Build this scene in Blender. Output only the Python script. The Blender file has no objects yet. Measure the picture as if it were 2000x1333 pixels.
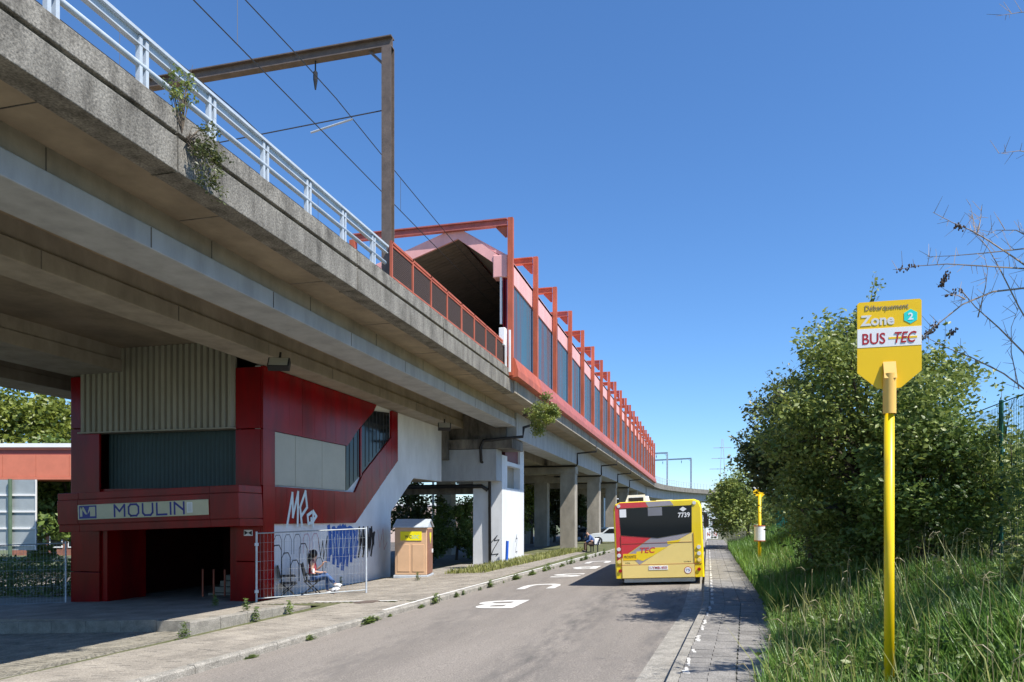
import bpy, math, random
import numpy as np
from mathutils import Vector, Matrix
R = math.radians
random.seed(7); rng = np.random.default_rng(7)
sc = bpy.context.scene
# ---------------------------------------------------------------- camera, sky, sun, exposure
# world axes: x = across the viaduct (to the right), y = along the viaduct, z = up; camera over the right kerb
YAW = math.atan(372/1444); CN, CC = math.sin(YAW), math.cos(YAW); FPX = 1444.0; CAMH = 1.85; HZ = 1013.0
cam = bpy.data.cameras.new('camera'); camo = bpy.data.objects.new('camera', cam); sc.collection.objects.link(camo)
camo.location = (0, 0, CAMH); camo.rotation_euler = (R(90), 0, YAW)
cam.sensor_width = 36; cam.lens = 36*FPX/2000; cam.shift_y = (HZ-666.5)/2000; cam.clip_start = .05; cam.clip_end = 6000
sc.camera = camo
SUN = Vector((.62, -.29, 1.0)).normalized()
w = bpy.data.worlds.new('World'); sc.world = w; w.use_nodes = True
nt = w.node_tree; bg = nt.nodes['Background']; sky = nt.nodes.new('ShaderNodeTexSky'); sky.sky_type = 'NISHITA'
sky.sun_disc = False; sky.sun_elevation = math.asin(SUN.z); sky.sun_rotation = math.atan2(SUN.x, SUN.y)
sky.altitude = 60; sky.air_density = 1.0; sky.dust_density = .08; sky.ozone_density = 10
hs = nt.nodes.new('ShaderNodeHueSaturation'); hs.inputs['Saturation'].default_value = 1.06
nt.links.new(sky.outputs[0], hs.inputs['Color']); nt.links.new(hs.outputs[0], bg.inputs[0]); bg.inputs[1].default_value = .109
sl = bpy.data.lights.new('sun', 'SUN'); sl.energy = 4.4; sl.angle = R(.53); sl.color = (1, .95, .87)
so = bpy.data.objects.new('sun', sl); sc.collection.objects.link(so); so.rotation_euler = SUN.to_track_quat('Z', 'Y').to_euler()
sc.view_settings.view_transform = 'Standard'; sc.view_settings.look = 'None'; sc.view_settings.gamma = 1
sc.view_settings.exposure = 0.85; sc.view_settings.use_curve_mapping = False
C = sc.collection

# ---------------------------------------------------------------- helpers
def at(px, py, Y):
    k = (px-1000)/FPX; X = k*Y
    return Vector((X*CC-Y*CN, X*CN+Y*CC, CAMH-(py-HZ)/FPX*Y))
def img(p):
    X = p[1]*CN+p[0]*CC; Y = p[1]*CC-p[0]*CN
    return (1000+FPX*X/max(Y, .01), HZ-FPX*(p[2]-CAMH)/max(Y, .01), Y)
def gz(s, t=0):
    return .05*max(-24, min(0, s))
class MB:
    def __init__(m): m.v = []; m.f = []
    def add(m, v, f):
        o = len(m.v); m.v += [tuple(p) for p in v]; m.f += [tuple(i+o for i in q) for q in f]; return m
    def box(m, x0, x1, y0, y1, z0, z1, M=None):
        v = [Vector(p) for p in ((x0,y0,z0),(x1,y0,z0),(x1,y1,z0),(x0,y1,z0),(x0,y0,z1),(x1,y0,z1),(x1,y1,z1),(x0,y1,z1))]
        if M is not None: v = [M @ p for p in v]
        return m.add(v, [(3,2,1,0),(4,5,6,7),(0,1,5,4),(1,2,6,5),(2,3,7,6),(3,0,4,7)])
    def prism(m, pts, off):
        k = len(pts); p = [Vector(q) for q in pts]; o = Vector(off)
        nrm = sum(((p[i]-p[0]).cross(p[(i+1) % k]-p[0]) for i in range(1, k)), Vector())
        if nrm.dot(o) > 0: p = p[::-1]
        return m.add(p+[q+o for q in p], [tuple(range(k)), tuple(range(2*k-1, k-1, -1))]+[(i, k+i, k+(i+1) % k, (i+1) % k)[::-1] for i in range(k)])
    def bar(m, p0, p1, w, h=None, up=(0,0,1)):
        p0 = Vector(p0); p1 = Vector(p1); h = h or w; d = (p1-p0).normalized(); u = Vector(up)
        if abs(d.dot(u)) > .99: u = Vector((0,1,0))
        a = d.cross(u).normalized()*(w/2); b = a.cross(d).normalized()*(h/2)
        return m.prism([p0-a-b, p0+a-b, p0+a+b, p0-a+b], p1-p0)
    def tube(m, path, r, n=6, cap=True):
        P = [Vector(p) for p in path]; k = len(P); rr = r if isinstance(r, (list, tuple)) else [r]*k
        vs = []; a = None
        for i in range(k):
            d = (P[min(i+1, k-1)]-P[max(i-1, 0)]).normalized()
            if a is None: a = d.cross(Vector((0,0,1)) if abs(d.z) < .9 else Vector((1,0,0))).normalized()
            else:
                a = (a-d*a.dot(d)).normalized()
            b = d.cross(a)
            vs += [P[i]+(a*math.cos(2*math.pi*j/n)+b*math.sin(2*math.pi*j/n))*rr[i] for j in range(n)]
        fs = [(i*n+j, i*n+(j+1) % n, (i+1)*n+(j+1) % n, (i+1)*n+j) for i in range(k-1) for j in range(n)]
        if cap: fs += [tuple(range(n-1, -1, -1)), tuple(range((k-1)*n, k*n))]
        return m.add(vs, fs)
    def ellipsoid(m, c, r, nu=12, nv=8, M=None):
        vs = []; c = Vector(c)
        for i in range(nv+1):
            th = math.pi*i/nv
            for j in range(nu):
                ph = 2*math.pi*j/nu; p = Vector((r[0]*math.sin(th)*math.cos(ph), r[1]*math.sin(th)*math.sin(ph), r[2]*math.cos(th)))
                vs.append(c+(M @ p if M is not None else p))
        return m.add(vs, [((i+1)*nu+j, (i+1)*nu+(j+1) % nu, i*nu+(j+1) % nu, i*nu+j) for i in range(nv) for j in range(nu)])
def link(o, parent=None):
    C.objects.link(o)
    if parent is not None: o.parent = parent
    return o
def obj(name, mb, mat, parent=None, smooth=False, bevel=0):
    me = bpy.data.meshes.new(name); me.from_pydata(mb.v, [], mb.f); me.materials.append(mat)
    if smooth: me.polygons.foreach_set('use_smooth', [True]*len(me.polygons))
    o = link(bpy.data.objects.new(name, me), parent)
    if bevel:
        b = o.modifiers.new('bevel', 'BEVEL'); b.width = bevel; b.segments = 2; b.limit_method = 'ANGLE'
    return o
def tag(o, label, cat, group=None):
    o['label'] = label; o['category'] = cat
    if group: o['group'] = group
    return o
def thing(name, label, cat, loc=(0,0,0), rz=0, group=None):
    o = bpy.data.objects.new(name, None); C.objects.link(o); o.location = loc; o.rotation_euler = (0,0,rz); o.empty_display_size = .2
    return tag(o, label, cat, group)
def struct(o): o['kind'] = 'structure'; return o
def stuff(o): o['kind'] = 'stuff'; return o
def copy_tree(o, parent=None):
    c = o.copy(); C.objects.link(c); c.parent = parent
    for ch in list(o.children): copy_tree(ch, c)
    return c
def npmesh(name, V, Fc, mat, parent=None, smooth=False):
    me = bpy.data.meshes.new(name); V = np.asarray(V, np.float32); Fc = np.asarray(Fc, np.int32); k = Fc.shape[1]
    me.vertices.add(len(V)); me.vertices.foreach_set('co', V.ravel()); me.loops.add(Fc.size); me.loops.foreach_set('vertex_index', Fc.ravel())
    me.polygons.add(len(Fc)); me.polygons.foreach_set('loop_start', np.arange(0, Fc.size, k, dtype=np.int32)); me.polygons.foreach_set('loop_total', np.full(len(Fc), k, np.int32))
    me.update(calc_edges=True); me.validate(); me.materials.append(mat)
    if smooth: me.polygons.foreach_set('use_smooth', [True]*len(me.polygons))
    return link(bpy.data.objects.new(name, me), parent)
def text(name, s, x0, x1, z0, z1, mat, parent, M, depth=.003, off=0, shear=0):
    """lettering filling a box x0..x1, z0..z1 in the local frame M (x right, z up, -y towards the reader)"""
    cu = bpy.data.curves.new('t', 'FONT'); cu.body = s; cu.extrude = .001; cu.offset = off; cu.shear = shear; cu.resolution_u = 3
    t = bpy.data.objects.new('t', cu); C.objects.link(t); bpy.context.view_layer.update()
    me = bpy.data.meshes.new_from_object(t.evaluated_get(bpy.context.evaluated_depsgraph_get())); bpy.data.objects.remove(t); me.name = name
    co = np.empty(len(me.vertices)*3, np.float32); me.vertices.foreach_get('co', co); co = co.reshape(-1, 3)
    mn, mx = co.min(0), co.max(0)
    for v in me.vertices:
        u = (v.co.x-mn[0])/(mx[0]-mn[0]); q = (v.co.y-mn[1])/(mx[1]-mn[1]); e = 0 if v.co.z > 0 else 1
        v.co = M @ Vector((x0+u*(x1-x0), -depth*(1-e), z0+q*(z1-z0)))
    me.materials.clear(); me.materials.append(mat)
    return link(bpy.data.objects.new(name, me), parent)

# ---------------------------------------------------------------- materials
def N(nt, t, **k):
    n = nt.nodes.new(t)
    for a, b in k.items(): setattr(n, a, b)
    return n
def mat(name, col, rough=.7, var=.25, scale=3, bump=0, bscale=40, metal=0, spec=.4, col2=None, stretch=None, speck=0, trans=0, coat=0, lo=.35, hi=.7):
    m = bpy.data.materials.new(name); m.use_nodes = True; nt = m.node_tree; b = nt.nodes['Principled BSDF']; L = nt.links.new
    b.inputs['Roughness'].default_value = rough; b.inputs['Metallic'].default_value = metal; b.inputs['Specular IOR Level'].default_value = spec
    b.inputs['Coat Weight'].default_value = coat
    geo = N(nt, 'ShaderNodeNewGeometry'); vec = geo.outputs['Position']
    if stretch:
        mp = N(nt, 'ShaderNodeMapping'); mp.inputs['Scale'].default_value = stretch; L(vec, mp.inputs[0]); vec = mp.outputs[0]
    no = N(nt, 'ShaderNodeTexNoise'); no.inputs['Scale'].default_value = scale; no.inputs['Detail'].default_value = 7; no.inputs['Roughness'].default_value = .65; L(vec, no.inputs['Vector'])
    rp = N(nt, 'ShaderNodeValToRGB'); rp.color_ramp.elements[0].position = lo; rp.color_ramp.elements[1].position = hi
    c2 = col2 or tuple(c*(1-var) for c in col)
    rp.color_ramp.elements[0].color = (*c2, 1); rp.color_ramp.elements[1].color = (*[min(1, c*(1+var*.4)) for c in col], 1) if not col2 else (*col, 1)
    L(no.outputs[0], rp.inputs[0]); out = rp.outputs[0]
    if speck:
        n2 = N(nt, 'ShaderNodeTexNoise'); n2.inputs['Scale'].default_value = speck; n2.inputs['Detail'].default_value = 3; L(geo.outputs['Position'], n2.inputs['Vector'])
        mr = N(nt, 'ShaderNodeMapRange'); mr.inputs[1].default_value = .3; mr.inputs[2].default_value = .7; mr.inputs[3].default_value = .55; mr.inputs[4].default_value = 1.35; L(n2.outputs[0], mr.inputs[0])
        mx = N(nt, 'ShaderNodeMix', data_type='RGBA', blend_type='MULTIPLY'); mx.inputs[0].default_value = 1; L(out, mx.inputs[6]); L(mr.outputs[0], mx.inputs[7]); out = mx.outputs[2]
    L(out, b.inputs['Base Color'])
    if bump:
        n3 = N(nt, 'ShaderNodeTexNoise'); n3.inputs['Scale'].default_value = bscale; n3.inputs['Detail'].default_value = 5; L(geo.outputs['Position'], n3.inputs['Vector'])
        bp = N(nt, 'ShaderNodeBump'); bp.inputs['Strength'].default_value = bump; bp.inputs['Distance'].default_value = .02; L(n3.outputs[0], bp.inputs['Height']); L(bp.outputs[0], b.inputs['Normal'])
    if trans:
        tr = N(nt, 'ShaderNodeBsdfTranslucent'); ms = N(nt, 'ShaderNodeMixShader'); ms.inputs[0].default_value = trans
        L(out, tr.inputs[0]); L(b.outputs[0], ms.inputs[1]); L(tr.outputs[0], ms.inputs[2]); L(ms.outputs[0], nt.nodes['Material Output'].inputs[0])
    return m
def pmat(name, col, rough=.4, var=.1, **k): return mat(name, col, rough, var, 2.5, **k)
CONC_W = mat('weathered_concrete', (.24,.225,.195), .9, 0, 3.2, .6, 34, col2=(.085,.078,.066), stretch=(1,1,.35), speck=30, lo=.3, hi=.62)
CONC = mat('concrete', (.33,.295,.24), .85, .3, 1.3, .25, 30, stretch=(1,1,.5))
CONC_S = mat('soffit_concrete', (.30,.245,.175), .9, .3, .9, .2, 20)
CONC_B = mat('blue_grey_concrete', (.38,.40,.42), .8, .22, 1.6, .15, 30, stretch=(1,1,.3))
CONC_D = mat('stained_concrete', (.24,.22,.19), .9, 0, 1.5, .3, 25, col2=(.035,.032,.03), stretch=(1,1,.3))
KERB = mat('kerb_concrete', (.33,.31,.27), .9, .35, 4, .4, 40, speck=60)
WHITE_W = mat('white_painted_wall', (.70,.72,.74), .75, .16, .9, .15, 18, stretch=(1,1,.5))
RED = mat('red_enamel', (.25,.003,.005), .2, 0, 1.4, .2, 1.6, spec=.2, col2=(.15,.005,.006), stretch=(1,1,.25), lo=.35, hi=.6)
RED_IN = mat('shaded_red', (.05,.004,.004), .6, .3, 1)  # darker copy of the red, with the lobby's shade put into the colour
ORANGE = mat('orange_red_steel', (.47,.115,.058), .55, .3, 2.5, .1, 30, stretch=(1,1,.3))
PINK = mat('pink_sheet', (.84,.43,.41), .55, .2, 1.2, stretch=(1,1,.4))
BROWN = mat('brown_steel', (.15,.115,.095), .6, .3, 4, .2)
GALV = mat('galvanised_steel', (.55,.60,.65), .45, .15, 6, metal=.25)
RAILP = mat('pale_blue_paint', (.46,.52,.58), .5, .15, 5)
WIRE = pmat('dark_wire', (.05,.05,.055), .5)
BLACKP = mat('black_plastic', (.018,.018,.02), .5, .3, 5)
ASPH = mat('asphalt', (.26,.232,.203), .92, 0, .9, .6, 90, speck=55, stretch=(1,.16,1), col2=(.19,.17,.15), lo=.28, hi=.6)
def stain(m, x0, wd, dark):
    nt = m.node_tree; b = nt.nodes['Principled BSDF']; src = b.inputs['Base Color'].links[0].from_socket; L = nt.links.new
    g = N(nt, 'ShaderNodeNewGeometry'); sx = N(nt, 'ShaderNodeSeparateXYZ'); L(g.outputs['Position'], sx.inputs[0])
    def mth(op, a, v): q = N(nt, 'ShaderNodeMath', operation=op); L(a, q.inputs[0]); q.inputs[1].default_value = v; return q.outputs[0]
    d = mth('ABSOLUTE', mth('ADD', sx.outputs[0], -x0), 0); mr = N(nt, 'ShaderNodeMapRange', interpolation_type='SMOOTHSTEP'); mr.inputs[1].default_value = wd; mr.inputs[2].default_value = 0; L(d, mr.inputs[0])
    mp = N(nt, 'ShaderNodeMapping'); mp.inputs['Scale'].default_value = (3.2,.8,1); L(g.outputs['Position'], mp.inputs[0]); no = N(nt, 'ShaderNodeTexNoise'); no.inputs['Scale'].default_value = 1.4; no.inputs['Detail'].default_value = 8; no.inputs['Roughness'].default_value = .7; L(mp.outputs[0], no.inputs['Vector'])
    m2 = N(nt, 'ShaderNodeMapRange'); m2.inputs[1].default_value = .42; m2.inputs[2].default_value = .66; L(no.outputs[0], m2.inputs[0])
    mu = N(nt, 'ShaderNodeMath', operation='MULTIPLY'); L(mr.outputs[0], mu.inputs[0]); L(m2.outputs[0], mu.inputs[1])
    mx = N(nt, 'ShaderNodeMix', data_type='RGBA'); L(mu.outputs[0], mx.inputs[0]); L(src, mx.inputs[6]); mx.inputs[7].default_value = (*dark, 1); L(mx.outputs[2], b.inputs['Base Color'])
stain(ASPH, -2.25, .9, (.115,.107,.098)); stain(ASPH, -.55, .5, (.10,.095,.09)); stain(ASPH, -5.0, 1.0, (.16,.145,.13))
ASPH2 = mat('shaded_asphalt', (.12,.11,.10), .92, .3, .5, .4, 60, speck=60)  # asphalt darkened: shade under the viaduct and in the lobby painted in
SLAB = mat('pavement_slab', (.34,.305,.255), .9, .35, 1.3, .3, 60, speck=50)
SLAB_G = mat('grey_pavement_slab', (.25,.237,.218), .9, .35, 1.5, .3, 60, speck=50)
PAVER = mat('brick_paver', (.31,.285,.23), .9, .4, 2.2, .3, 60, speck=40)
JOINT = mat('mossy_joint', (.14,.135,.07), .95, .4, 2.5, col2=(.07,.085,.025))
JOINT2 = mat('sandy_joint', (.17,.16,.12), .95, .4, 2.5, col2=(.10,.11,.06))
SOIL = mat('earth', (.10,.085,.05), .95, .4, 1.2, .5, 20, col2=(.06,.075,.025))
LAND = mat('far_ground', (.16,.15,.10), .95, .3, .05, col2=(.08,.11,.04))
PAINT = mat('road_paint', (.66,.65,.62), .8, .15, 7, col2=(.34,.32,.29), lo=.3, hi=.5)
YEL = mat('bus_stop_yellow', (.85,.58,.006), .4, 0, 9, col2=(.62,.42,.02), stretch=(1,1,.3), lo=.3, hi=.5)
YEL2 = mat('faded_yellow_plastic', (.83,.50,.12), .5, .08, 4)
SIGNY = mat('sign_yellow', (.90,.56,.004), .35, .03, 4)
WHITE = pmat('white', (.82,.82,.82), .5, .05)
TURQ = pmat('turquoise', (.03,.68,.62)); CRIM = pmat('dark_red_print', (.42,.015,.02)); GREYT = pmat('grey_print', (.22,.20,.16)); LGREY = pmat('light_grey_print', (.72,.72,.70))
def leafmat(name, a, b, tr=.3, sc_=2.2): return mat(name, a, .45, 0, sc_, col2=b, trans=tr, spec=.45, lo=.38, hi=.62)
LEAF = leafmat('leaf_green', (.30,.34,.08), (.12,.175,.04)); LEAF_D = leafmat('leaf_dark', (.14,.165,.05), (.05,.075,.022))
LEAF_Y = leafmat('leaf_yellowgreen', (.22,.25,.035), (.11,.15,.025)); LEAF_B = leafmat('leaf_bush', (.19,.26,.055), (.08,.13,.03)); LEAF_O = leafmat('leaf_olive', (.13,.15,.05), (.06,.075,.03))
GRASS = leafmat('grass_blade', (.20,.34,.06), (.075,.17,.03), .35, 7); STRAW = leafmat('straw', (.42,.37,.22), (.28,.24,.12), .3); DRYG = leafmat('dry_grass', (.34,.33,.11), (.17,.2,.05), .3, 6)
BARK = mat('bark', (.12,.095,.07), .9, .4, 6, .5, 30); TWIG = mat('pale_twig', (.34,.27,.21), .8, .3, 10); SEED = mat('brown_seed', (.10,.07,.055), .9, .3, 20)
GLASS_D = mat('dark_glass', (.010,.013,.016), .08, .2, 1, spec=.25); GLASS_G = mat('grey_panel_glazing', (.40,.38,.31), .35, .12, 1.2)
CLAD = mat('beige_cladding', (.36,.34,.275), .7, .2, 1.2, stretch=(1,1,.3)); DKGREEN = mat('dark_green_sheet', (.025,.055,.06), .5, .2, 1)
BLUEP = pmat('blue_paint', (.02,.025,.25)); CREAM = pmat('cream_panel', (.60,.56,.38), .4); NAVY = pmat('navy_lettering', (.02,.02,.22))

# ---------------------------------------------------------------- ground, road, pavements
def lerp(T, t):
    for (a, b), (c, d) in zip(T, T[1:]):
        if t <= c: return b+(d-b)*max(0, (t-a))/(c-a)
    return T[-1][1]
RK = [(-10,-.6),(4,-.55),(8.5,-.38),(15.5,0),(61,.3),(130,.6)]
LK = [(-10,-7.5),(8.5,-6.95),(15,-6.76),(25,-6.45),(46,-5.6),(130,-4.6)]
m = MB(); xs = [-2500,-400,-120,-60,-29.99,-29.9,-24,-12,-7.4,-7.3,0,1.3,60,400,2500]; ys = [-300,-60,-10,0,20,27.8,40,80,140,300,900,3500]
for y in ys:
    for x in xs: m.v.append((x, y, gz(x)-.06-(.5 if -29.95 < x < -7.35 and y < 30 else 0)))
k = len(xs)
for j in range(len(ys)-1):
    for i in range(k-1): m.f.append((j*k+i, j*k+i+1, (j+1)*k+i+1, (j+1)*k+i))
struct(obj('ground', m, LAND))
def strip(name, fa, fb, t0, t1, mt, dz=0, n=40, cols=4):
    m = MB()
    for j in range(n+1):
        t = t0+(t1-t0)*j/n
        for i in range(cols+1):
            s = fa(t)+(fb(t)-fa(t))*i/cols; m.v.append((s, t, gz(s)+dz))
    m.f = [(j*(cols+1)+i, j*(cols+1)+i+1, (j+1)*(cols+1)+i+1, (j+1)*(cols+1)+i) for j in range(n) for i in range(cols)]
    return struct(obj(name, m, mt))
rk = lambda t: lerp(RK, t); lk = lambda t: lerp(LK, t)
strip('road', lambda t: lk(t)-.05, lambda t: rk(t)+.05, -8, 130, ASPH)
strip('gutter', lambda t: rk(t)-.38, lambda t: rk(t)+.02, -6, 120, KERB, .004, 60, 1)
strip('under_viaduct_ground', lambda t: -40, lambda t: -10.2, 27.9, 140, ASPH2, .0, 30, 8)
lsw = strip('left_sidewalk', lambda t: -12.6 if t > 17.6 else -9.4, lambda t: lk(t)-.14, 1, 120, JOINT, .10, 119, 6)
rsw = strip('right_sidewalk', lambda t: rk(t)+.12, lambda t: rk(t)+1.6, -4, 120, JOINT2, .105, 60, 2)
def kerbs(name, f, side, t0, t1, mt):
    p = struct(obj(name, MB().box(-.001,.001,-.001,.001,-.001,.001, Matrix.Translation((f(t0), t0, gz(f(t0))-.05))), mt))
    for t in np.arange(t0, t1, 1.0):
        a, b = f(t), f(t+.985); za, zb = gz(a), gz(b); q = .125+random.uniform(-.006,.006)
        obj('kerb_stone', MB().prism([(a,t,za-.1),(a+side*.14,t,za-.1),(a+side*.14,t,za+q),(a+side*.02,t,za+q),(a,t,za+q-.03)], (b-a,.985,zb-za)), mt, p)
kerbs('left_kerb', lk, -1, 2, 60, KERB); kerbs('right_kerb', rk, 1, 3, 60, KERB)
def pieces(name, plist, mk, mt, parent, limit=295):
    """paving pieces: the ones that show largest in view are objects, the rest one joined part"""
    vis = []; rest = []
    for q in plist:
        x, y, Y = img((q[0], q[1], gz(q[0])))
        (vis if (Y > 2 and -40 < x < 2040 and y < 1375) else rest).append((Y, q))
    vis.sort(key=lambda e: e[0]); rest += vis[limit:]; me = None
    for Y, q in vis[:limit]:
        M = mk(q)[0]
        if me is None:
            b = MB().box(*mk(q)[1]); me = bpy.data.meshes.new(name); me.from_pydata(b.v, [], b.f); me.materials.append(mt)
        o = link(bpy.data.objects.new(name, me), parent); o.matrix_local = M
    rest = [e for e in rest if e[0] > 2]
    if rest:
        b = MB()
        for Y, q in rest: b.box(*mk(q)[1], mk(q)[0])
        stuff(obj(name+'_field', b, mt, parent))
SH = Matrix.Identity(4); SH[2][0] = .05
def mk_slab(w, l, h, dz):
    def f(q):
        s, t = q[:2]; rz = q[2] if len(q) > 2 else 0
        return Matrix.Translation((s, t, gz(s)+dz+random.uniform(-.003,.003))) @ (SH if s < 0 else Matrix.Identity(4)) @ Matrix.Rotation(rz, 4, 'Z'), (-w/2+.004, w/2-.004, -l/2+.004, l/2-.004, -h, 0)
    return f
P = [(rk(t)+.145+.3*i+.15, t+.15*(i % 2)) for t in np.arange(3, 62, .3) for i in range(4)]
pieces('paving_slab', P, mk_slab(.3,.3,.03,.125), SLAB_G, rsw)
P = [(lk(t)-.3-.3*i, t+.15*(i % 2)) for t in np.arange(3, 17.4, .3) for i in range(7)]
pieces('paving_slab', P, mk_slab(.3,.3,.03,.122), SLAB, lsw)
P = [(s, t+.1*(int(round(s*10)) % 2)) for t in np.arange(17.7, 46, .2) for s in np.arange(-11.9, -6.9, .1) if s < lk(t)-.3]
pieces('small_paver', P, mk_slab(.1,.2,.03,.118), SLAB, lsw, 0)
# forecourt: brick pavers dipping towards the terrace wall
fc = MB()
def fz(s): return gz(s)+(.1 if s > -9.3 else .1-.25*min(1, (-9.3-s)/1.8))
cols = [-30,-20,-14,-11.1,-9.3]
for t in (-2, 15): fc.v += [(s, t, fz(s)-.03) for s in cols]
fc.f = [(i, i+1, 6+i, 5+i) for i in range(4)]
fc = struct(obj('forecourt', fc, JOINT))
def mk_brick(q):
    s, t, rz = q; sl = (fz(s+.05)-fz(s-.05))/.1; S2 = Matrix.Identity(4); S2[2][0] = sl
    return Matrix.Translation((s, t, fz(s)+random.uniform(-.004,.004))) @ S2 @ Matrix.Rotation(rz, 4, 'Z'), (-.096,.096,-.046,.046,-.03,0)
P = []
for k in range(-140, 140):
    for q in range(-60, 60):
        x = -15+.1*(k+2*q); y = 10+.1*(k-2*q)
        for (ss_, tt_, rz) in ((x+.1, y+.05, 0), (x+.05, y+.2, R(90))):
            if -21 < ss_ < -9.42 and 5.5 < tt_ < 14.4: P.append((ss_, tt_, rz))
pieces('brick', P, mk_brick, PAVER, fc)
# terrace in front of the station entrance, with its retaining kerbs
m = MB(); m.prism([(-30,14.62,-2),(-11.2,14.62,-2),(-9.75,15.6,-2),(-9.75,17.7,-2),(-12.4,19,-2),(-12.4,27.9,-2),(-30,27.9,-2)], (0,0,2.0))
m.v = [(x, y, z if z < -1 else gz(x)+.095) for x, y, z in m.v]
terr = struct(obj('terrace', m, SLAB))
for i in range(19):
    a = -30+i*.99; q = 0 if a < -12.5 else -.03
    obj('kerb_block', MB().prism([(a,14.45,fz(a)-.1),(a,14.62,fz(a)-.1),(a,14.62,gz(a)+.125+q),(a,14.45,gz(a)+.125+q)], (.98,0,.049)), KERB, terr)
lw = thing('low_wall', 'low grey concrete retaining wall jutting out beside the brick forecourt', 'wall', (-9.5,12,0))
for i in range(4):
    t = i*.92; obj('wall_block', MB().prism([(-.12,t,-.85),(.12,t,-.85),(.12,t,-.12-.022*t),(-.12,t,-.12-.022*t)], (0,.905,-.02)), KERB, lw, bevel=.012)
# painted marks
bl = thing('road_lettering', 'white upside-down bus lettering painted on the asphalt', 'road marking', (-4.8,17.3,0))
for i, (ch, t) in enumerate((('B',17.3),('U',22.2),('S',26.7),('B',31.0),('U',35.2))):
    SM = Matrix.Translation((0, t-17.3, 0)) @ SH @ Matrix(((-1,0,0,0),(0,0,-1,0),(0,-1,0,.0),(0,0,0,1)))
    o = text('letter', ch, -.58,.58,-.85,.85, PAINT, bl, SM, .002, .02); o.location.z = .05*-4.8+.008
def mark(name, pts, w, label):
    m = MB(); 
    for (a, b) in zip(pts, pts[1:]):
        a = Vector(a); b = Vector(b); d = (b-a).normalized(); q = Vector((-d.y, d.x))*w/2
        m.prism([(p.x, p.y, gz(p.x)+.1215) for p in (a-q, b-q, b+q, a+q)], (0,0,.004))
    tag(obj(name, m, PAINT), label, 'road marking')
mark('kerb_line', [(lk(t)-.26, t) for t in np.arange(15.5, 46, 2.5)], .1, 'long thin white line painted along the left pavement behind the kerb')
mark('cross_line', [(-10.1,17.85),(-7.6,17.65)], .13, 'short white line painted across the left pavement near the fence')
m = MB()
t = 5.0
while t < 42:
    l = random.uniform(.25,.9); s0 = rk(t)+.2; wd = random.uniform(.02,.04)
    for q in range(max(1, int(l/.09))):
        a = t+q*.09; ss_ = s0+random.uniform(-.012,.012); ww = wd*random.uniform(.55,1.1); m.prism([(ss_-ww,a,gz(ss_)+.1285),(ss_+ww,a,gz(ss_)+.1285),(ss_+ww*random.uniform(.7,1),a+.09,gz(ss_)+.1285),(ss_-ww*random.uniform(.7,1),a+.09,gz(ss_)+.1285)], (0,0,.0015))
    t += l+random.uniform(.05,.5)
tag(stuff(obj('worn_line', m, mat('worn_paint', (.62,.61,.57), .85, 0, 14, col2=(.32,.30,.27), lo=.4, hi=.55))), 'worn broken white line along the right pavement edge', 'road marking')
tag(obj('manhole_cover', MB().prism([(-8.35+.34*math.cos(i*.524), 17.45+.34*math.sin(i*.524), gz(-8.35+.34*math.cos(i*.524))+.124) for i in range(12)], (0,0,.006)), BROWN), 'rusty round manhole cover in the left pavement', 'manhole cover')
# verge bank on the right
def vz(s, t):
    e = rk(t)+1.42; u = max(0, min(1, (s-e)/2.2)); return .1+.75*u*u*(3-2*u)+(.08*math.sin(t*1.3+s*2) if s > e+.4 else 0)
m = MB(); ss = [0,.25,.6,1,1.5,2.2,3.2,5,9,20]; tt = list(np.arange(-2, 64, 1.0))+[80,130]
for t in tt:
    for q in ss: s = rk(t)+1.42+q; m.v.append((s, t, vz(s, t) if q else .02))
k = len(ss); m.f = [(j*k+i, j*k+i+1, (j+1)*k+i+1, (j+1)*k+i) for j in range(len(tt)-1) for i in range(k-1)]
struct(obj('verge', m, SOIL, smooth=True))

# ---------------------------------------------------------------- viaduct
via = thing('viaduct', 'long grey concrete railway viaduct on piers crossing the left half', 'viaduct', (0,0,0))
ZB, ZT, ZG, ZS = 6.90, 7.80, 6.25, 6.98
obj('deck_slab', MB().box(-22.7,-7.75,-12,34.9,ZS,7.35).box(-22.7,-7.75,34.95,119,ZS,7.35), CONC_S, via)
js = [-8,-3.5,1.0,5.2,9.2,15.0,20.6,25.5,28.9]
for a, b in zip(js, js[1:]):
    a += .012; b -= .012
    obj('parapet_panel', MB().prism([(-7.4,a,ZB),(-7.4,a,7.40),(-7.48,a,7.425),(-7.48,a,7.46),(-7.4,a,7.475),(-7.42,a,ZT),(-7.70,a,ZT+.02),(-7.72,a,7.3),(-7.83,a,7.15),(-7.83,a,ZB)], (0,b-a,0)), CONC_W, via, bevel=.012)
obj('edge_beam', MB().box(-7.83,-7.34,28.92,34.9,6.93,7.42).box(-7.83,-7.34,34.95,119,6.93,7.42), CONC, via)
for i in range(27):
    t = 29.4+3.3*i; obj('edge_joint', MB().box(-7.345,-7.332,t,t+.05,6.95,7.41), CONC_D, via)
for (s0, s1) in ((-9.72,-8.71),(-12.3,-11.35),(-18.9,-16.9),(-22.7,-21.2)):
    m = MB().box(s0+.05,s1-.05,-12,34.5,6.62,ZS+.01); obj('girder_web', m, CONC, via)
    obj('girder', MB().box(s0,s1,-12,34.52,ZG,6.62), CONC_B if s1 > -9 else CONC, via, bevel=.02)  # outer girder lighter and bluer: the skylight on it is put into its colour
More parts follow.
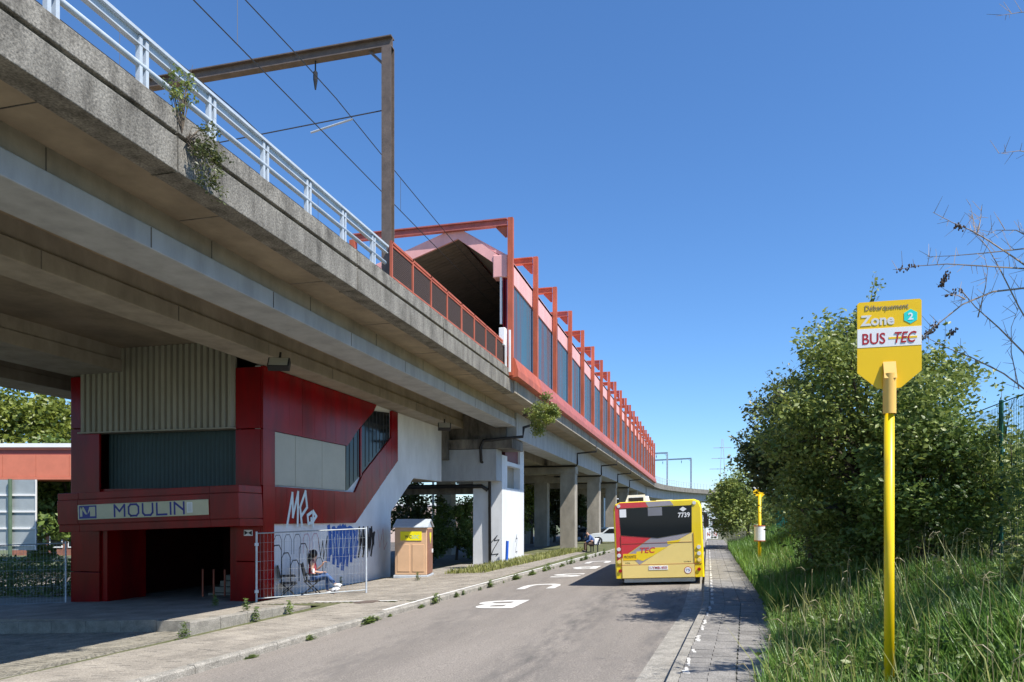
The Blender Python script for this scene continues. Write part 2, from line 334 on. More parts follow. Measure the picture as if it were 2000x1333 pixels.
for k, (t0, t1) in enumerate(((34.75,52.9),(53.0,65.9),(66.0,78.9),(79,91.9),(92,104.9),(105,119))):
    for (s0, s1) in ((-9.9,-8.72),(-12.4,-11.2),(-15.2,-14),(-18.9,-17.7),(-22.7,-21.2)):
        obj('girder', MB().box(s0,s1,t0,t1,5.72,ZS+.01), CONC_B if s1 > -9 else CONC, via, bevel=.02)
for i in range(11):
    t = -4+3.55*i; obj('formwork_joint', MB().box(-8.712,-8.706,t,t+.025,6.27,6.6), CONC_D, via); obj('formwork_joint', MB().box(-8.766,-8.756,t+1.6,t+1.625,6.64,6.96), CONC_D, via); obj('formwork_joint', MB().box(-8.72,-7.85,t+.7,t+.72,6.974,6.981), CONC_D, via); obj('formwork_joint', MB().box(-11.352,-11.346,t+.4,t+.42,6.27,6.6), CONC_D, via)
# main white pier with crosshead
obj('pier', MB().prism([(-9.6,35.3,-1),(-9.6,36.3,-1),(-9.6,36.3,5.0),(-9.6,35.3,5.0)], (-1.5,0,0)).prism([(-9.6,36.3,-1),(-9.6,39.0,-1),(-9.6,39.0,3.4),(-9.6,36.3,3.4)], (-1.5,0,0)).box(-11.1,-9.6,39.0,39.9,-1,5.6).box(-11.1,-9.6,36.3,39.0,4.55,4.75), WHITE_W, via)
obj('pier_recess', MB().box(-11.05,-9.95,36.31,38.99,3.4,4.55), CONC, via)
obj('pier_panel', MB().box(-11.05,-9.72,36.31,38.99,4.752,5.7), pmat('maroon_panel', (.16,.045,.05), .6), via)
obj('crosshead', MB().box(-14.6,-9.62,34.3,35.29,3.68,5.2).box(-20,-14.6,34.6,35.6,3.68,5.2), CONC_B, via)
obj('bearing_shelf', MB().box(-14.4,-8.8,34.2,36.4,5.22,5.68).box(-12.6,-9.2,34.53,34.74,5.7,6.9), CONC_D, via)
obj('bearing_block', MB().box(-13.6,-12.0,33.9,34.28,4.7,6.2), CONC_D, via)
obj('cross_beam', MB().box(-22,-11.2,36.0,36.6,3.1,3.6), CONC_D, via)
for r_, t in enumerate((53,66,79,92,105,117)):
    for (s0, s1) in ((-10.05,-8.95),(-14.9,-13.7),(-19.6,-18.4)):
        obj('pier', MB().box(s0,s1,t,t+1.1,-1.3,5.1), CONC, via, bevel=.02)
    obj('cross_beam', MB().box(-22.4,-8.9,t-.05,t+1.15,5.1,5.71), CONC, via)
# drainpipes
def pipe(pts, r=.075): return obj('drainpipe', MB().tube(pts, r, 8), BLACKP, via, smooth=True)
pipe([(-7.9,34.62,7.0),(-7.9,34.62,6.35),(-8.3,34.45,6.2),(-8.3,34.3,5.75),(-10.2,34.1,5.6),(-10.35,34.1,5.3),(-10.35,34.2,4.6),(-10.2,35.15,4.3),(-10.2,35.2,-.6)])
pipe([(-10.3,35.18,3.25),(-10.6,35.1,3.45),(-15.5,35.0,3.45)], .1)
for t in (52.4,65.4,78.4,91.4): pipe([(-7.3,t,7.0),(-7.3,t,6.6),(-8.66,t,6.5),(-8.66,t,5.75),(-8.8,t+.3,5.62),(-13,t+.3,5.62)], .06)
# curved far viaduct
def arc(th, off): return (-7.4+90-(90+off)*math.cos(th), 119+(90+off)*math.sin(th))
def sweep(prof, th0, th1, n=40):
    m = MB(); k = len(prof)
    for j in range(n+1):
        th = th0+(th1-th0)*j/n
        for o, z in prof: m.v.append((*arc(th, o), z))
    m.f = [(j*k+i, j*k+(i+1) % k, (j+1)*k+(i+1) % k, (j+1)*k+i) for j in range(n) for i in range(k)]+[tuple(range(k)), tuple(range(n*k+k-1, n*k-1, -1))]
    return m
obj('curved_deck', sweep([(0,6.9),(0,7.75),(.3,7.75),(.3,7.3),(9,7.3),(9,7.75),(9.3,7.75),(9.3,6.9)], 0, 1.35), CONC_W, via)
obj('curved_girder', sweep([(1.2,5.4),(1.2,6.9),(8,6.9),(8,5.4)], 0, 1.35), CONC_B, via)
for th in (.16,.32,.48,.64,.8,.96):
    x, y = arc(th, 4.5); obj('pier', MB().box(-.8,.8,-.6,.6,-.5,5.41, Matrix.Translation((x,y,0)) @ Matrix.Rotation(-th,4,'Z')), CONC, via)
# ---------------------------------------------------------------- railings
gr_ = thing('parapet_railing', 'pale blue-grey steel railing on the near viaduct parapet', 'railing', (-7.55,0,7.8))
for i in range(14):
    t = -3.2+1.485*i
    if t > 16.5: break
    for d in (-.06,.06): obj('post', MB().box(-.035,.035,t+d-.028,t+d+.028,-.05,.72), RAILP, gr_)
obj('top_rail', MB().box(-.06,.06,-4,16.9,.735,.78).box(-.02,.0,-4,16.9,.61,.735).box(-.05,.04,-4,16.9,.59,.61), RAILP, gr_)
obj('middle_rail', MB().tube([(0,-4,.33),(0,16.8,.33)], .045, 8), RAILP, gr_, smooth=True)
rr = thing('mesh_railing', 'orange-red railing with mesh panels on the parapet beside the platform', 'railing', (-7.6,0,7.85))
MESHP = mat('brown_mesh', (.09,.06,.05), .7, .3, 30)
for i in range(9):
    t = 17.3+1.39*i; wd = .05 if i == 4 else .035
    obj('post', MB().box(-.03,.03,t-wd,t+wd,-.05,1.0), ORANGE, rr)
    if i < 8:
        b = MB()
        for q in np.arange(.06, 1.33, .028): b.bar((0,t+q,.12),(0,t+q,.88),.011)
        for q in np.arange(.14,.88,.05): b.bar((.004,t+.06,q),(.004,t+1.33,q),.008)
        stuff(obj('mesh_panel', b, MESHP, rr))
obj('rail', MB().box(-.03,.03,17.3,28.4,.94,1.0).box(-.025,.025,17.3,28.4,.86,.9).box(-.025,.025,17.3,28.4,.08,.12), ORANGE, rr)
fr_ = thing('far_railing', 'thin grey railing on the distant curving viaduct', 'railing', (0,0,0))
obj('rail', sweep([(.1,8.85),(.16,8.85),(.16,8.78),(.1,8.78)], 0, 1.35), GALV, fr_); obj('rail', sweep([(.1,8.35),(.15,8.35),(.15,8.3),(.1,8.3)], 0, 1.35), GALV, fr_)
for th in np.arange(0, 1.3, .0167): obj('post', MB().box(-.03,.03,-.03,.03,7.7,8.8, Matrix.Translation((*arc(th,.13),0))), GALV, fr_)
# ---------------------------------------------------------------- overhead line
def gantry(name, label, p, q, h, mt, group=None):
    g = thing(name, label, 'gantry', p, 0, group); d = Vector((q[0]-p[0], q[1]-p[1], 0)); L_ = d.length; M = Matrix.Rotation(math.atan2(d.y, d.x), 4, 'Z')
    for x in (0, L_): obj('post', MB().box(x-.13,x+.13,-.11,-.09,0,h,M).box(x-.13,x+.13,.09,.11,0,h,M).box(x-.02,x+.02,-.09,.09,0,h,M), mt, g)
    obj('beam', MB().box(-.13,L_+.13,-.11,.11,h,h+.03,M).box(-.13,L_+.13,-.11,.11,h+.25,h+.28,M).box(-.13,L_+.13,-.012,.012,h+.03,h+.25,M), mt, g)
    for x in (.25*L_, .75*L_):
        obj('insulator', MB().tube([M @ Vector((x,0,h)), M @ Vector((x,0,h-.25)), M @ Vector((x,0,h-.3)), M @ Vector((x,0,h-.5)), M @ Vector((x,0,h-.75))], [.02,.02,.06,.06,.02], 8), BLACKP, g)
    obj('bracket', MB().bar(M @ Vector((0,0,h-.5)), M @ Vector((.5,0,h)), .06), mt, g)
    return g
gantry('catenary_gantry', 'brown steel catenary gantry standing over the near viaduct parapet', (-7.78,17.5,7.4), (-16,17.5,7.4), 6.45, BROWN)
g = gantry('catenary_gantry', 'grey catenary gantry nearest the far end of the red station frames', (*arc(.05,.6),7.4), (*arc(.05,8.6),7.4), 6.2, GALV)
gantry('catenary_gantry', 'middle grey catenary gantry on the curving far viaduct', (*arc(.2,.6),7.4), (*arc(.2,8.6),7.4), 6.2, GALV)
gantry('catenary_gantry', 'farthest grey catenary gantry on the curving viaduct by the trees', (*arc(.36,.6),7.4), (*arc(.36,8.6),7.4), 6.2, GALV)
sg = thing('rail_signal', 'dark rail signal box on a post where the station frames end', 'signal', (*arc(.035,.7),7.4)); obj('signal_head', MB().box(-.35,.35,-.15,.15,1.2,3.2), BLACKP, sg); obj('post', MB().box(-.06,.06,-.06,.06,0,1.2), GALV, sg)
for s, sg_, lab in ((-9.6,0,'right-hand overhead wire pair above the near viaduct'),(-12.6,1,'left-hand overhead wire pair above the near viaduct')):
    wr = thing('overhead_wire', lab, 'wire', (s,0,0)); m1 = []; m2 = []; drops = []
    for i in range(60):
        t = -6+i*2.2; u = ((t-17.5) % 40)/40; zz = 13.25-.9*4*u*(1-u)*.55; m2.append((0,t,zz)); m1.append((0,t,11.95))
        if i % 4 == 1: drops.append((t, zz))
    obj('messenger_wire', MB().tube(m2, .014, 5), WIRE, wr); obj('contact_wire', MB().tube(m1, .014, 5), WIRE, wr)
    for t, z in drops: obj('dropper', MB().tube([(0,t,11.95),(0,t,z)], .007, 4), WIRE, wr)
sp = thing('span_wire', 'thin stay wire with registration arm strung from the brown gantry post', 'wire', (-7.78,17.5,12.3)); obj('wire', MB().tube([(0,0,.0),(-8,0,-.35)], .016, 5), WIRE, sp); obj('registration_arm', MB().tube([(-1.0,.02,-.1),(-2.2,.02,-.3)], .025, 6), GALV, sp)
# ---------------------------------------------------------------- station hall
st = thing('station_hall', 'long elevated station hall with orange-red frames and pink gabled roof', 'station', (0,0,0))
GLZ = mat('ribbed_blue_glazing', (.06,.17,.25), .22, 0, 1.1, col2=(.16,.10,.11), spec=.5, stretch=(1,1.2,.05), lo=.42, hi=.58)  # brown reflections and see-through to the interior are painted into the blue
FAS = mat('weathered_red_fascia', (.42,.12,.10), .6, .25, 2)
D = 4.53
for i in range(21):
    t = 28.35+D*i
    obj('frame_post', MB().box(-7.46,-7.25,t-.1,t+.1,7.5,13.75), ORANGE, st)
    obj('frame_beam', MB().box(-14.2,-7.5,t-.1,t+.1,13.45,13.49).box(-14.2,-7.5,t-.1,t+.1,13.7,13.75).box(-14.2,-7.5,t-.02,t+.02,13.49,13.7), ORANGE if i % 3 else FAS, st)
    obj('frame_bracket', MB().prism([(-7.5,t,13.45),(-7.5,t,13.0),(-7.58,t,13.0),(-7.95,t,13.4),(-7.95,t,13.45)], (0,.03,0)), ORANGE, st)
    obj('far_post', MB().box(-14.3,-14.05,t-.12,t+.12,7.5,13.5), ORANGE, st)
    if i < 20:
        a, b = t+.15, t+D-.15; m = MB()
        for q in np.arange(a, b, .14): m.prism([(-7.62,q,8.3),(-7.55,q+.02,8.3),(-7.55,q+.07,8.3),(-7.62,q+.09,8.3),(-7.62,q+.14,8.3),(-7.66,q+.14,8.3),(-7.66,q,8.3)], (0,0,3.14))
        obj('glazing_panel', m, GLZ, st)
        obj('eave_panel', MB().box(-7.66,-7.5,t+.005,t+D-.005,11.44,12.33), PINK, st, bevel=.02)
        obj('fascia_panel', MB().prism([(-7.34,t-.02,7.42),(-7.05,t-.02,7.46),(-7.05,t-.02,7.72),(-7.2,t-.02,8.2),(-7.56,t-.02,8.3),(-7.56,t-.02,7.42)], (0,D-.01,0)), ORANGE if i == 0 else FAS, st)
    if i in (2,8,13): obj('downpipe', MB().tube([(-7.35,t+.35,7.6),(-7.35,t+.35,12.2)], .07, 8), BLACKP, st)
T1 = 28.35+D*20
RIDGE, LE = (-9.58,13.62), (-14.6,11.93)
obj('roof_slope', MB().prism([(RIDGE[0],28.5,RIDGE[1]),(-7.5,28.5,12.33),(-7.5,28.5,12.18),(RIDGE[0],28.5,13.44)], (0,T1-28.5,0)), PINK, st)
obj('roof_slope', MB().prism([(RIDGE[0]-.003,28.5,RIDGE[1]),(LE[0],28.5,LE[1]),(LE[0],28.5,LE[1]-.17),(RIDGE[0]-.003,28.5,13.44)], (0,T1-28.5,0)), PINK, st)
CEIL = mat('slatted_ceiling', (.20,.17,.145), .7, .2, 2)
for (p, q) in (((-7.9,12.08),(-9.52,13.28)),((-9.64,13.28),(-14.4,11.7))):
    m = MB(); nn = int(abs(T1-28.7)/.3); dx, dz = q[0]-p[0], q[1]-p[1]
    for j in range(nn): t = 28.7+j*.3; m.prism([(p[0],t,p[1]),(q[0],t,q[1]),(q[0],t+.27,q[1]),(p[0],t+.27,p[1])], (0,0,.05))
    stuff(obj('ceiling_slats', m, CEIL, st)); obj('ceiling', MB().prism([(p[0],28.7,p[1]+.06),(q[0],28.7,q[1]+.06),(q[0],T1,q[1]+.06),(p[0],T1,p[1]+.06)], (0,0,.02)), pmat('ceiling_backing', (.05,.045,.04)), st)
obj('verge_board', MB().prism([(RIDGE[0],28.42,RIDGE[1]+.03),(-7.9,28.42,12.36),(-7.9,28.42,11.93),(RIDGE[0],28.42,RIDGE[1]-.46)], (0,.1,0)), PINK, st)
obj('verge_board', MB().prism([(RIDGE[0]-.003,28.42,RIDGE[1]+.03),(LE[0],28.42,LE[1]+.03),(LE[0],28.42,LE[1]-.42),(RIDGE[0]-.003,28.42,RIDGE[1]-.46)], (0,.1,0)), PINK, st)
obj('eave_box', MB().box(-8.1,-7.52,28.38,28.9,11.46,12.35), PINK, st, bevel=.03)
obj('end_jamb', MB().box(-7.72,-7.56,28.5,28.75,8.0,11.5), RED, st); obj('white_pipe', MB().tube([(-7.78,28.45,9.6),(-7.78,28.45,11.5)], .05, 8), WHITE, st)
obj('platform', MB().box(-10.2,-7.7,28.5,T1,7.36,8.3).box(-14.6,-12.9,28.5,T1,7.36,8.3), CONC, st); obj('far_wall', MB().box(-14.6,-14.4,29,T1,8.3,11.8), GLZ, st)
eb = thing('electrical_box', 'small white electrical cabinet with conduits at the platform end', 'cabinet', (-7.5,28.15,7.9)); obj('cabinet', MB().box(-.25,.0,-.15,.15,.75,1.45), WHITE, eb, bevel=.02)
for d in (-.02,.14): obj('conduit', MB().box(d,d+.07,-.1,-.03,-.3,1.35), WHITE, eb)
# ---------------------------------------------------------------- station entrance building
eb = thing('entrance_building', 'dark red panelled station entrance with stair tower beneath the viaduct', 'building', (0,0,0))
def side(pts, s, dep, name, mt, par=None, bevel=0): return obj(name, MB().prism([(s-dep,t,z) for t, z in pts], (dep,0,0)), mt, par or eb, bevel=bevel)
side([(18.75,-1.1),(27.8,-1.1),(27.86,2.12),(30.3,3.62),(33.88,3.64),(33.88,6.24),(18.75,6.24)], -12.26, .2, 'side_wall', WHITE_W)
obj('wall_underside', MB().prism([(-12.47,27.8,-1.1),(-12.47,27.87,2.12),(-12.47,30.3,3.62),(-12.47,33.88,3.64),(-12.47,33.88,3.85),(-12.47,30.2,3.8),(-12.47,27.65,2.2),(-12.47,27.6,-1.1)], (-2.6,0,0)), CONC, eb)
for t0, t1 in ((20.09,20.85),(20.85,21.62),(21.62,22.35),(22.35,23.04),(23.04,23.77)): side([(t0+.018,4.43),(t1-.018,4.43),(t1-.018,6.22),(t0+.018,6.22)], -12.17, .085, 'red_panel', RED, bevel=.012)
side([(19.36,4.43),(20.08,4.43),(20.08,6.22),(19.36,6.22)], -12.17, .085, 'red_panel', RED, bevel=.012)
side([(23.78,4.43),(23.9,4.43),(24.6,5.0),(24.6,6.22),(23.78,6.22)], -12.17, .085, 'red_panel', RED, bevel=.012); side([(24.62,5.02),(26.1,6.0),(26.3,6.22),(24.62,6.22)], -12.17, .085, 'red_panel', RED, bevel=.012)
side([(18.72,-.75),(19.26,-.75),(19.26,1.68),(18.72,1.68)], -12.17, .085, 'red_panel', RED, bevel=.012); side([(18.72,1.7),(19.34,1.7),(19.34,2.78),(18.72,2.78)], -12.17, .085, 'red_panel', RED, bevel=.012)
side([(18.72,2.8),(19.3,2.8),(19.3,4.41),(18.72,4.41)], -12.17, .085, 'red_panel', RED, bevel=.012); side([(18.72,4.43),(19.34,4.43),(19.34,6.22),(18.72,6.22)], -12.17, .085, 'red_panel', RED, bevel=.012)
for t0, t1 in ((19.36,19.95),(19.95,20.7),(20.7,21.45),(21.45,22.2),(22.2,22.95),(22.95,23.7),(23.7,24.5)): side([(t0+.018,1.7),(t1-.018,1.7),(t1-.018,2.78),(t0+.018,2.78)], -12.17, .085, 'red_panel', RED, bevel=.012)
dl = lambda t: 1.7+(t-24.55)*.665; du = lambda t: 2.80+(t-24.05)*.625
for t0, t1 in ((24.5,25.2),(25.2,25.9),(25.9,26.6),(26.6,27.25),(27.25,27.72)):
    side([(t0+.018,dl(t0+.05)),(t1-.018,dl(t1)),(t1-.018,du(t1)),(t0+.018,du(t0) if t0 > 24.5 else 2.8)], -12.17, .085, 'red_panel', RED, bevel=.012)
side([(27.74,dl(27.75)),(28.36,dl(28.36)),(28.36,6.2),(27.74,6.2)], -12.17, .085, 'red_panel', RED, bevel=.012)
for t0, t1 in ((19.34,20.48),(20.5,22.14),(22.16,23.8)): side([(t0,2.84),(t1,2.84),(t1,4.40),(t0,4.40)], -12.205, .05, 'grey_window_panel', GLASS_G)
side([(23.84,2.84),(24.0,2.86),(24.92,3.4),(24.92,5.16),(23.88,4.46)], -12.21, .045, 'stair_window', GLASS_D); side([(25.04,3.48),(27.6,5.08),(27.6,6.1),(26.2,5.98),(25.04,5.22)], -12.21, .045, 'stair_window', GLASS_D)
for q in np.arange(24.1, 27.6, .32): side([(q,2.95+(q-24.05)*.625),(q+.04,2.95+(q-24.05)*.625),(q+.04,min(6.0,4.5+(q-23.9)*.66)),(q,min(6.0,4.5+(q-23.9)*.66))], -12.2, .02, 'window_bar', BLACKP)
side([(24.93,3.35),(25.03,3.45),(25.03,5.25),(24.93,5.15)], -12.17, .06, 'window_mullion', RED)
# front
def front(s0, s1, z0, z1, name, mt, t=18.7, dep=.08, bevel=.012): return obj(name, MB().box(s0,s1,t,t+dep,z0,z1), mt, eb, bevel=bevel)
for z0, z1 in ((-.75,.6),(.62,1.7),(2.75,4.42),(4.44,6.2)): front(-13.07,-12.26,z0,z1,'red_panel',RED)
for z0, z1 in ((-1.2,.2),(.22,1.5),(2.6,4.6),(4.62,6.2)): front(-18.88,-17.82,z0,z1,'red_panel',RED)
obj('front_jamb', MB().box(-17.82,-17.6,18.78,20.4,-1.2,1.6), RED, eb); obj('front_jamb', MB().box(-13.3,-13.08,18.78,20.4,-1,1.6), RED, eb)
obj('front_lintel', MB().box(-18.8,-12.5,18.8,19.3,1.6,2.75), RED, eb)
for i in range(32):
    s = -17.8+.147*i; obj('sheet_rib', MB().prism([(s,19.05,2.75),(s+.05,19.03,2.75),(s+.1,19.03,2.75),(s+.147,19.05,2.75),(s+.147,19.1,2.75),(s,19.1,2.75)], (0,0,1.72)), DKGREEN, eb)
for i in range(26):
    s = -18.44+.206*i; obj('cladding_plank', MB().prism([(s+.006,18.72,4.48),(s+.03,18.6,4.48),(s+.14,18.6,4.48),(s+.165,18.72,4.48),(s+.2,18.72,4.48),(s+.2,18.8,4.48),(s+.006,18.8,4.48)], (0,0,2.49)), CLAD, eb)
obj('cladding_sill', MB().box(-18.5,-13.06,18.56,18.95,4.44,4.478), CLAD, eb)
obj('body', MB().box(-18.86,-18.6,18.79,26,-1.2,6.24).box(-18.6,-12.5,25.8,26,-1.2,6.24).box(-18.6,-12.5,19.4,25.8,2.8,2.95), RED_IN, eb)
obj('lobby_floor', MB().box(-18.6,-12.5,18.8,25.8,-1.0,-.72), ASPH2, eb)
for i in range(15): obj('stair_step', MB().box(-15.4,-12.5,20.6+.3*i,20.9+.3*i,-.72,-.72+.17*(i+1)), CONC, eb)
for s in (-15.3,-14.9,-14.5): obj('handrail_post', MB().tube([(s,20.2,-.72),(s,20.2,.25)], .03, 6), ORANGE, eb)
# sign box over the door
TL = Matrix.Translation((-15.2,17.6,2.1)) @ Matrix.Rotation(R(-1.9), 4, 'Y')
sb = obj('sign_canopy', MB().box(-3.0,2.96,.03,1.12,-.52,.55,TL), RED, eb)
for x0, x1 in ((-3.02,-2.3),(-2.29,2.1),(2.11,2.98)):
    obj('canopy_panel', MB().box(x0,x1,0,.06,.37,.57,TL), RED, sb, bevel=.01); obj('canopy_panel', MB().box(x0,x1,-.03,.06,-.34,.355,TL), RED, sb, bevel=.01); obj('canopy_panel', MB().box(x0,x1,.01,.06,-.56,-.355,TL), RED, sb, bevel=.01)
for z0, z1, y in ((.37,.57,0),(-.34,.355,-.03),(-.56,-.355,.01)): obj('canopy_panel', MB().box(2.96,3.02,y,1.1,z0,z1,TL), RED, sb, bevel=.01)
np_ = obj('name_board', MB().box(-2.28,2.08,-.05,-.02,-.22,.21,TL), CREAM, eb, bevel=.015)
TF = TL @ Matrix.Translation((0,-.05,0))
obj('logo_plate', MB().box(-2.23,-1.62,-.004,0,-.19,.18,TF), BLUEP, np_, bevel=.01)
for pts in ([(-2.19,-.13),(-2.11,-.13),(-2.11,.14),(-2.19,.14)],[(-2.17,.14),(-2.06,.14),(-1.94,-.07),(-2.0,-.07)],[(-1.93,-.07),(-1.86,.14),(-1.66,.14),(-1.66,-.13),(-1.84,-.13),(-1.84,.05)]): obj('logo_mark', MB().prism([TF @ Vector((x,-.004,z)) for x, z in pts], TF.to_3x3() @ Vector((0,-.003,0))), CREAM, np_)
def stroke(pts, w, M, mt, name, par, dep=.004, closed=False):
    m = MB(); P = [Vector((x,0,z)) for x, z in pts]
    if closed: P.append(P[0])
    for i, (a, b) in enumerate(zip(P, P[1:])):
        d = (b-a).normalized() if (b-a).length > 1e-6 else Vector((1,0,0)); q = Vector((-d.z,0,d.x))*w/2; e = d*w*.4; y = -.0002*(i % 7)
        m.prism([M @ (p+Vector((0,y,0))) for p in (a-q-e, b-q+e, b+q+e, a+q-e)], M.to_3x3() @ Vector((0,-dep,0)))
    return obj(name, m, mt, par)
LW = .055
def rr_(x, w_, z0=-.16, z1=.16, r=.07): return [(x+r,z0),(x+w_-r,z0),(x+w_,z0+r),(x+w_,z1-r),(x+w_-r,z1),(x+r,z1),(x,z1-r),(x,z0+r)]
for pts, cl in (([(-1.0,-.16),(-1.0,.16),(-.83,-.02),(-.66,.16),(-.66,-.16)],0),(rr_(-.52,.33),1),([(-.05,.16),(-.05,-.09),(.02,-.16),(.21,-.16),(.28,-.09),(.28,.16)],0),([(.42,.16),(.42,-.16),(.74,-.16)],0),([(.87,.16),(.87,-.16)],0),([(1.0,-.16),(1.0,.16),(1.28,-.05)],0),([(1.3,-.16),(1.3,.16)],0)):
    stroke(pts, LW, TF, NAVY, 'letter', np_, closed=bool(cl))
obj('notice', MB().box(1.4,1.58,-.006,0,-.14,.15,TF), WHITE, np_); obj('notice_print', MB().box(1.43,1.55,-.008,-.006,-.11,.12,TF), LGREY, np_)
mk = obj('survey_mark', MB().box(-12.78,-12.5,18.68,18.69,1.35,1.52), WHITE, eb)
for sg_ in (-1,1): obj('mark_triangle', MB().prism([(-12.64,18.68,1.435),(-12.64+sg_*.12,18.68,1.37),(-12.64+sg_*.12,18.68,1.5)], (0,-.004,0)), BLACKP, mk)
# graffiti on the stair tower
GM = Matrix(((0,0,0,-12.085),(1,0,0,0),(0,0,1,0),(0,0,0,1)))     # x -> y(t), z -> z
GM = Matrix(((0,-1,0,-12.165),(1,0,0,0),(0,0,1,0),(0,0,0,1)))
GP = pmat('pale_spray', (.62,.72,.74), .7); GB = pmat('blue_spray', (.025,.11,.40), .7); GK = pmat('black_spray', (.015,.015,.018), .7); GPK = pmat('pink_spray', (.42,.16,.22), .8)
for pts in ([(19.95,1.62),(20.25,2.62),(20.28,1.9),(20.58,2.66),(20.55,1.62)],[(20.8,1.65),(20.7,2.2),(21.02,2.7),(21.12,2.2),(20.8,1.95)],[(21.4,2.05),(21.15,1.95),(21.2,1.68),(21.4,1.72),(21.38,1.85)],[(21.5,1.6),(21.5,2.08),(21.7,1.92),(21.55,1.8)]): stroke(pts, .1, GM, GP, 'graffiti', eb, .005)
GW = Matrix(((0,-1,0,-12.262),(1,0,0,0),(0,0,1,0),(0,0,0,1)))
def lobe(t, z0, z1, w_): return [(t-w_,z0),(t-w_,z1-.15),(t-w_*.5,z1),(t+w_*.5,z1),(t+w_,z1-.15),(t+w_,z0)]
for i in range(6): stroke(lobe(19.55+.5*i,-.1,1.05-.25*(i % 3),.24), .035, GW, GK, 'graffiti', eb)
for i in range(5): stroke(lobe(19.6+.55*i,.75,1.35,.2), .02, GW, GPK if i > 2 else GK, 'graffiti', eb)
for i in range(7):
    t = 22.7+.33*i; z0 = .1+.25*abs(i-3)*.5; stroke([(t,1.55-.05*i),(t+.12,z0+.5),(t,z0),(t+.1,1.4)], .2, GW, GB, 'graffiti', eb)
for t0, t1, zb_, zt_, gm_ in ((22.75,24.75,.25,1.62,GB),(24.95,26.3,.45,1.5,GK)):
    m = MB(); n_ = 26; up_ = [zt_-.25*abs(2*i/n_-1)**2+random.uniform(-.08,.06) for i in range(n_+1)]; lo_ = [zb_+.55*abs(2*i/n_-1)+random.uniform(-.22,.12) for i in range(n_+1)]
    for i in range(n_):
        if gm_ is GK and i % 6 in (3,4): continue
        a, b = t0+(t1-t0)*i/n_, t0+(t1-t0)*(i+1)/n_; m.prism([GW @ Vector((x,0,z)) for x, z in ((a,lo_[i]),(b,lo_[i+1]),(b,up_[i+1]),(a,up_[i]))], (.003,0,0))
    obj('graffiti', m, gm_, eb)
for i in range(5): stroke([(22.9+.4*i,1.3),(23.0+.38*i,.6),(23.1+.4*i,1.2)], .03, GW @ Matrix.Translation((0,-.005,0)), GP, 'graffiti', eb)
for i in range(4):
    t = 25.0+.35*i; stroke([(t,1.5),(t+.1,.9),(t-.05,.45),(t+.25,1.3)], .13, GW, GK, 'graffiti', eb)
stroke([(22.0,1.2),(22.15,.6),(22.3,1.1),(22.35,.5),(22.6,1.25),(22.5,.2)], .04, GW, GK, 'graffiti', eb); stroke([(26.6,1.4),(26.8,.7),(27.1,1.45),(27.2,.6),(27.5,.9)], .02, GW, GPK, 'graffiti', eb)
PM = Matrix.Translation((0,35.295,0)); PR = Matrix(((0,-1,0,-9.598),(1,0,0,0),(0,0,1,0),(0,0,0,1)))
for M_, x0 in ((PM,-9.95),(PR,38.2)): stroke([(x0-.25,.6),(x0+.1,1.0),(x0-.05,.75),(x0+.2,.8),(x0-.1,.3),(x0-.2,.05),(x0+.15,.1),(x0+.05,0)], .035, M_, GK, 'graffiti', via)
# floodlights under the girder
for i, (px, py, Y, lab) in enumerate(((545,712,19.5,'black floodlight under the girder above the red entrance corner'),(868,834,32,'black floodlight under the girder near the white pier'))):
    p = at(px, py, Y); f = thing('floodlight', lab, 'lamp', p, R(20)); Mx = Matrix.Rotation(R(-35), 4, 'X')
    obj('housing', MB().box(-.28,.28,-.1,.1,-.16,.16,Mx), BLACKP, f, bevel=.02); obj('lens', MB().box(-.24,.24,-.108,-.1,-.13,.13,Mx), GLASS_G, f); obj('bracket', MB().bar((0,.05,.1),(0,.2,.35),.05), BLACKP, f)

# ---------------------------------------------------------------- bus
YB = mat('bus_yellow', (.86,.62,.01), .25, .04, 2, coat=.5); YC = mat('bus_pale_yellow', (.86,.66,.22), .28, .05, 2, coat=.4); RB = mat('bus_red', (.60,.03,.045), .25, .06, 2, coat=.5); GB_ = mat('bus_grey', (.34,.31,.34), .3, .06, 2, coat=.4)
BW = mat('bus_window', (.008,.011,.016), .06, .1, 1, spec=.25); BTY = pmat('tyre', (.02,.02,.02), .8)
bus = thing('city_bus', 'yellow red and grey city bus numbered 7739 seen from behind', 'bus', (-2.43,21.55,gz(-2.43)+.01)); bus.rotation_euler = (0, R(-2.4), 0)
BL = 11.0
def bodyprof(y, ins=0, dz=0): return [(ins,y,.21),(2.5-ins,y,.21),(2.5-ins,y,2.2-dz),(2.44-ins,y,2.36-dz),(2.3-ins,y,2.42-dz),(.2+ins,y,2.42-dz),(.06+ins,y,2.36-dz),(ins,y,2.2-dz)]
m = MB(); rings = [bodyprof(0,.04,.03), bodyprof(.06), bodyprof(BL-.1), bodyprof(BL,.06,.05)]
for r_ in rings: m.v += r_
m.f = [(j*8+i, j*8+(i+1) % 8, j*8+8+(i+1) % 8, j*8+8+i) for j in range(3) for i in range(8)]+[tuple(range(7,-1,-1)), tuple(range(24,32))]
body = obj('body', m, YB, bus)
def rear(pts, mt, name, par=bus, y=-.006, dep=.012): return obj(name, MB().prism([(u,y,v) for u, v in pts], (0,dep,0)), mt, par)
rear([(.06,.93),(.06,2.3),(.2,2.4),(.93,2.4),(1.0,2.25),(.18,2.24),(.2,1.47),(.2,.98)], RB, 'red_paint'); rear([(.2,1.46),(1.06,1.37),(.37,.92),(.06,.72),(.06,.93),(.2,.98)], RB, 'red_paint')
rear([(.94,2.4),(1.64,2.4),(1.73,2.27),(1.02,2.25)], GB_, 'grey_paint'); rear([(1.07,1.37),(1.24,1.345),(2.19,1.48),(1.85,1.3),(1.55,1.13),(.7,.6),(.38,.9)], GB_, 'grey_paint')
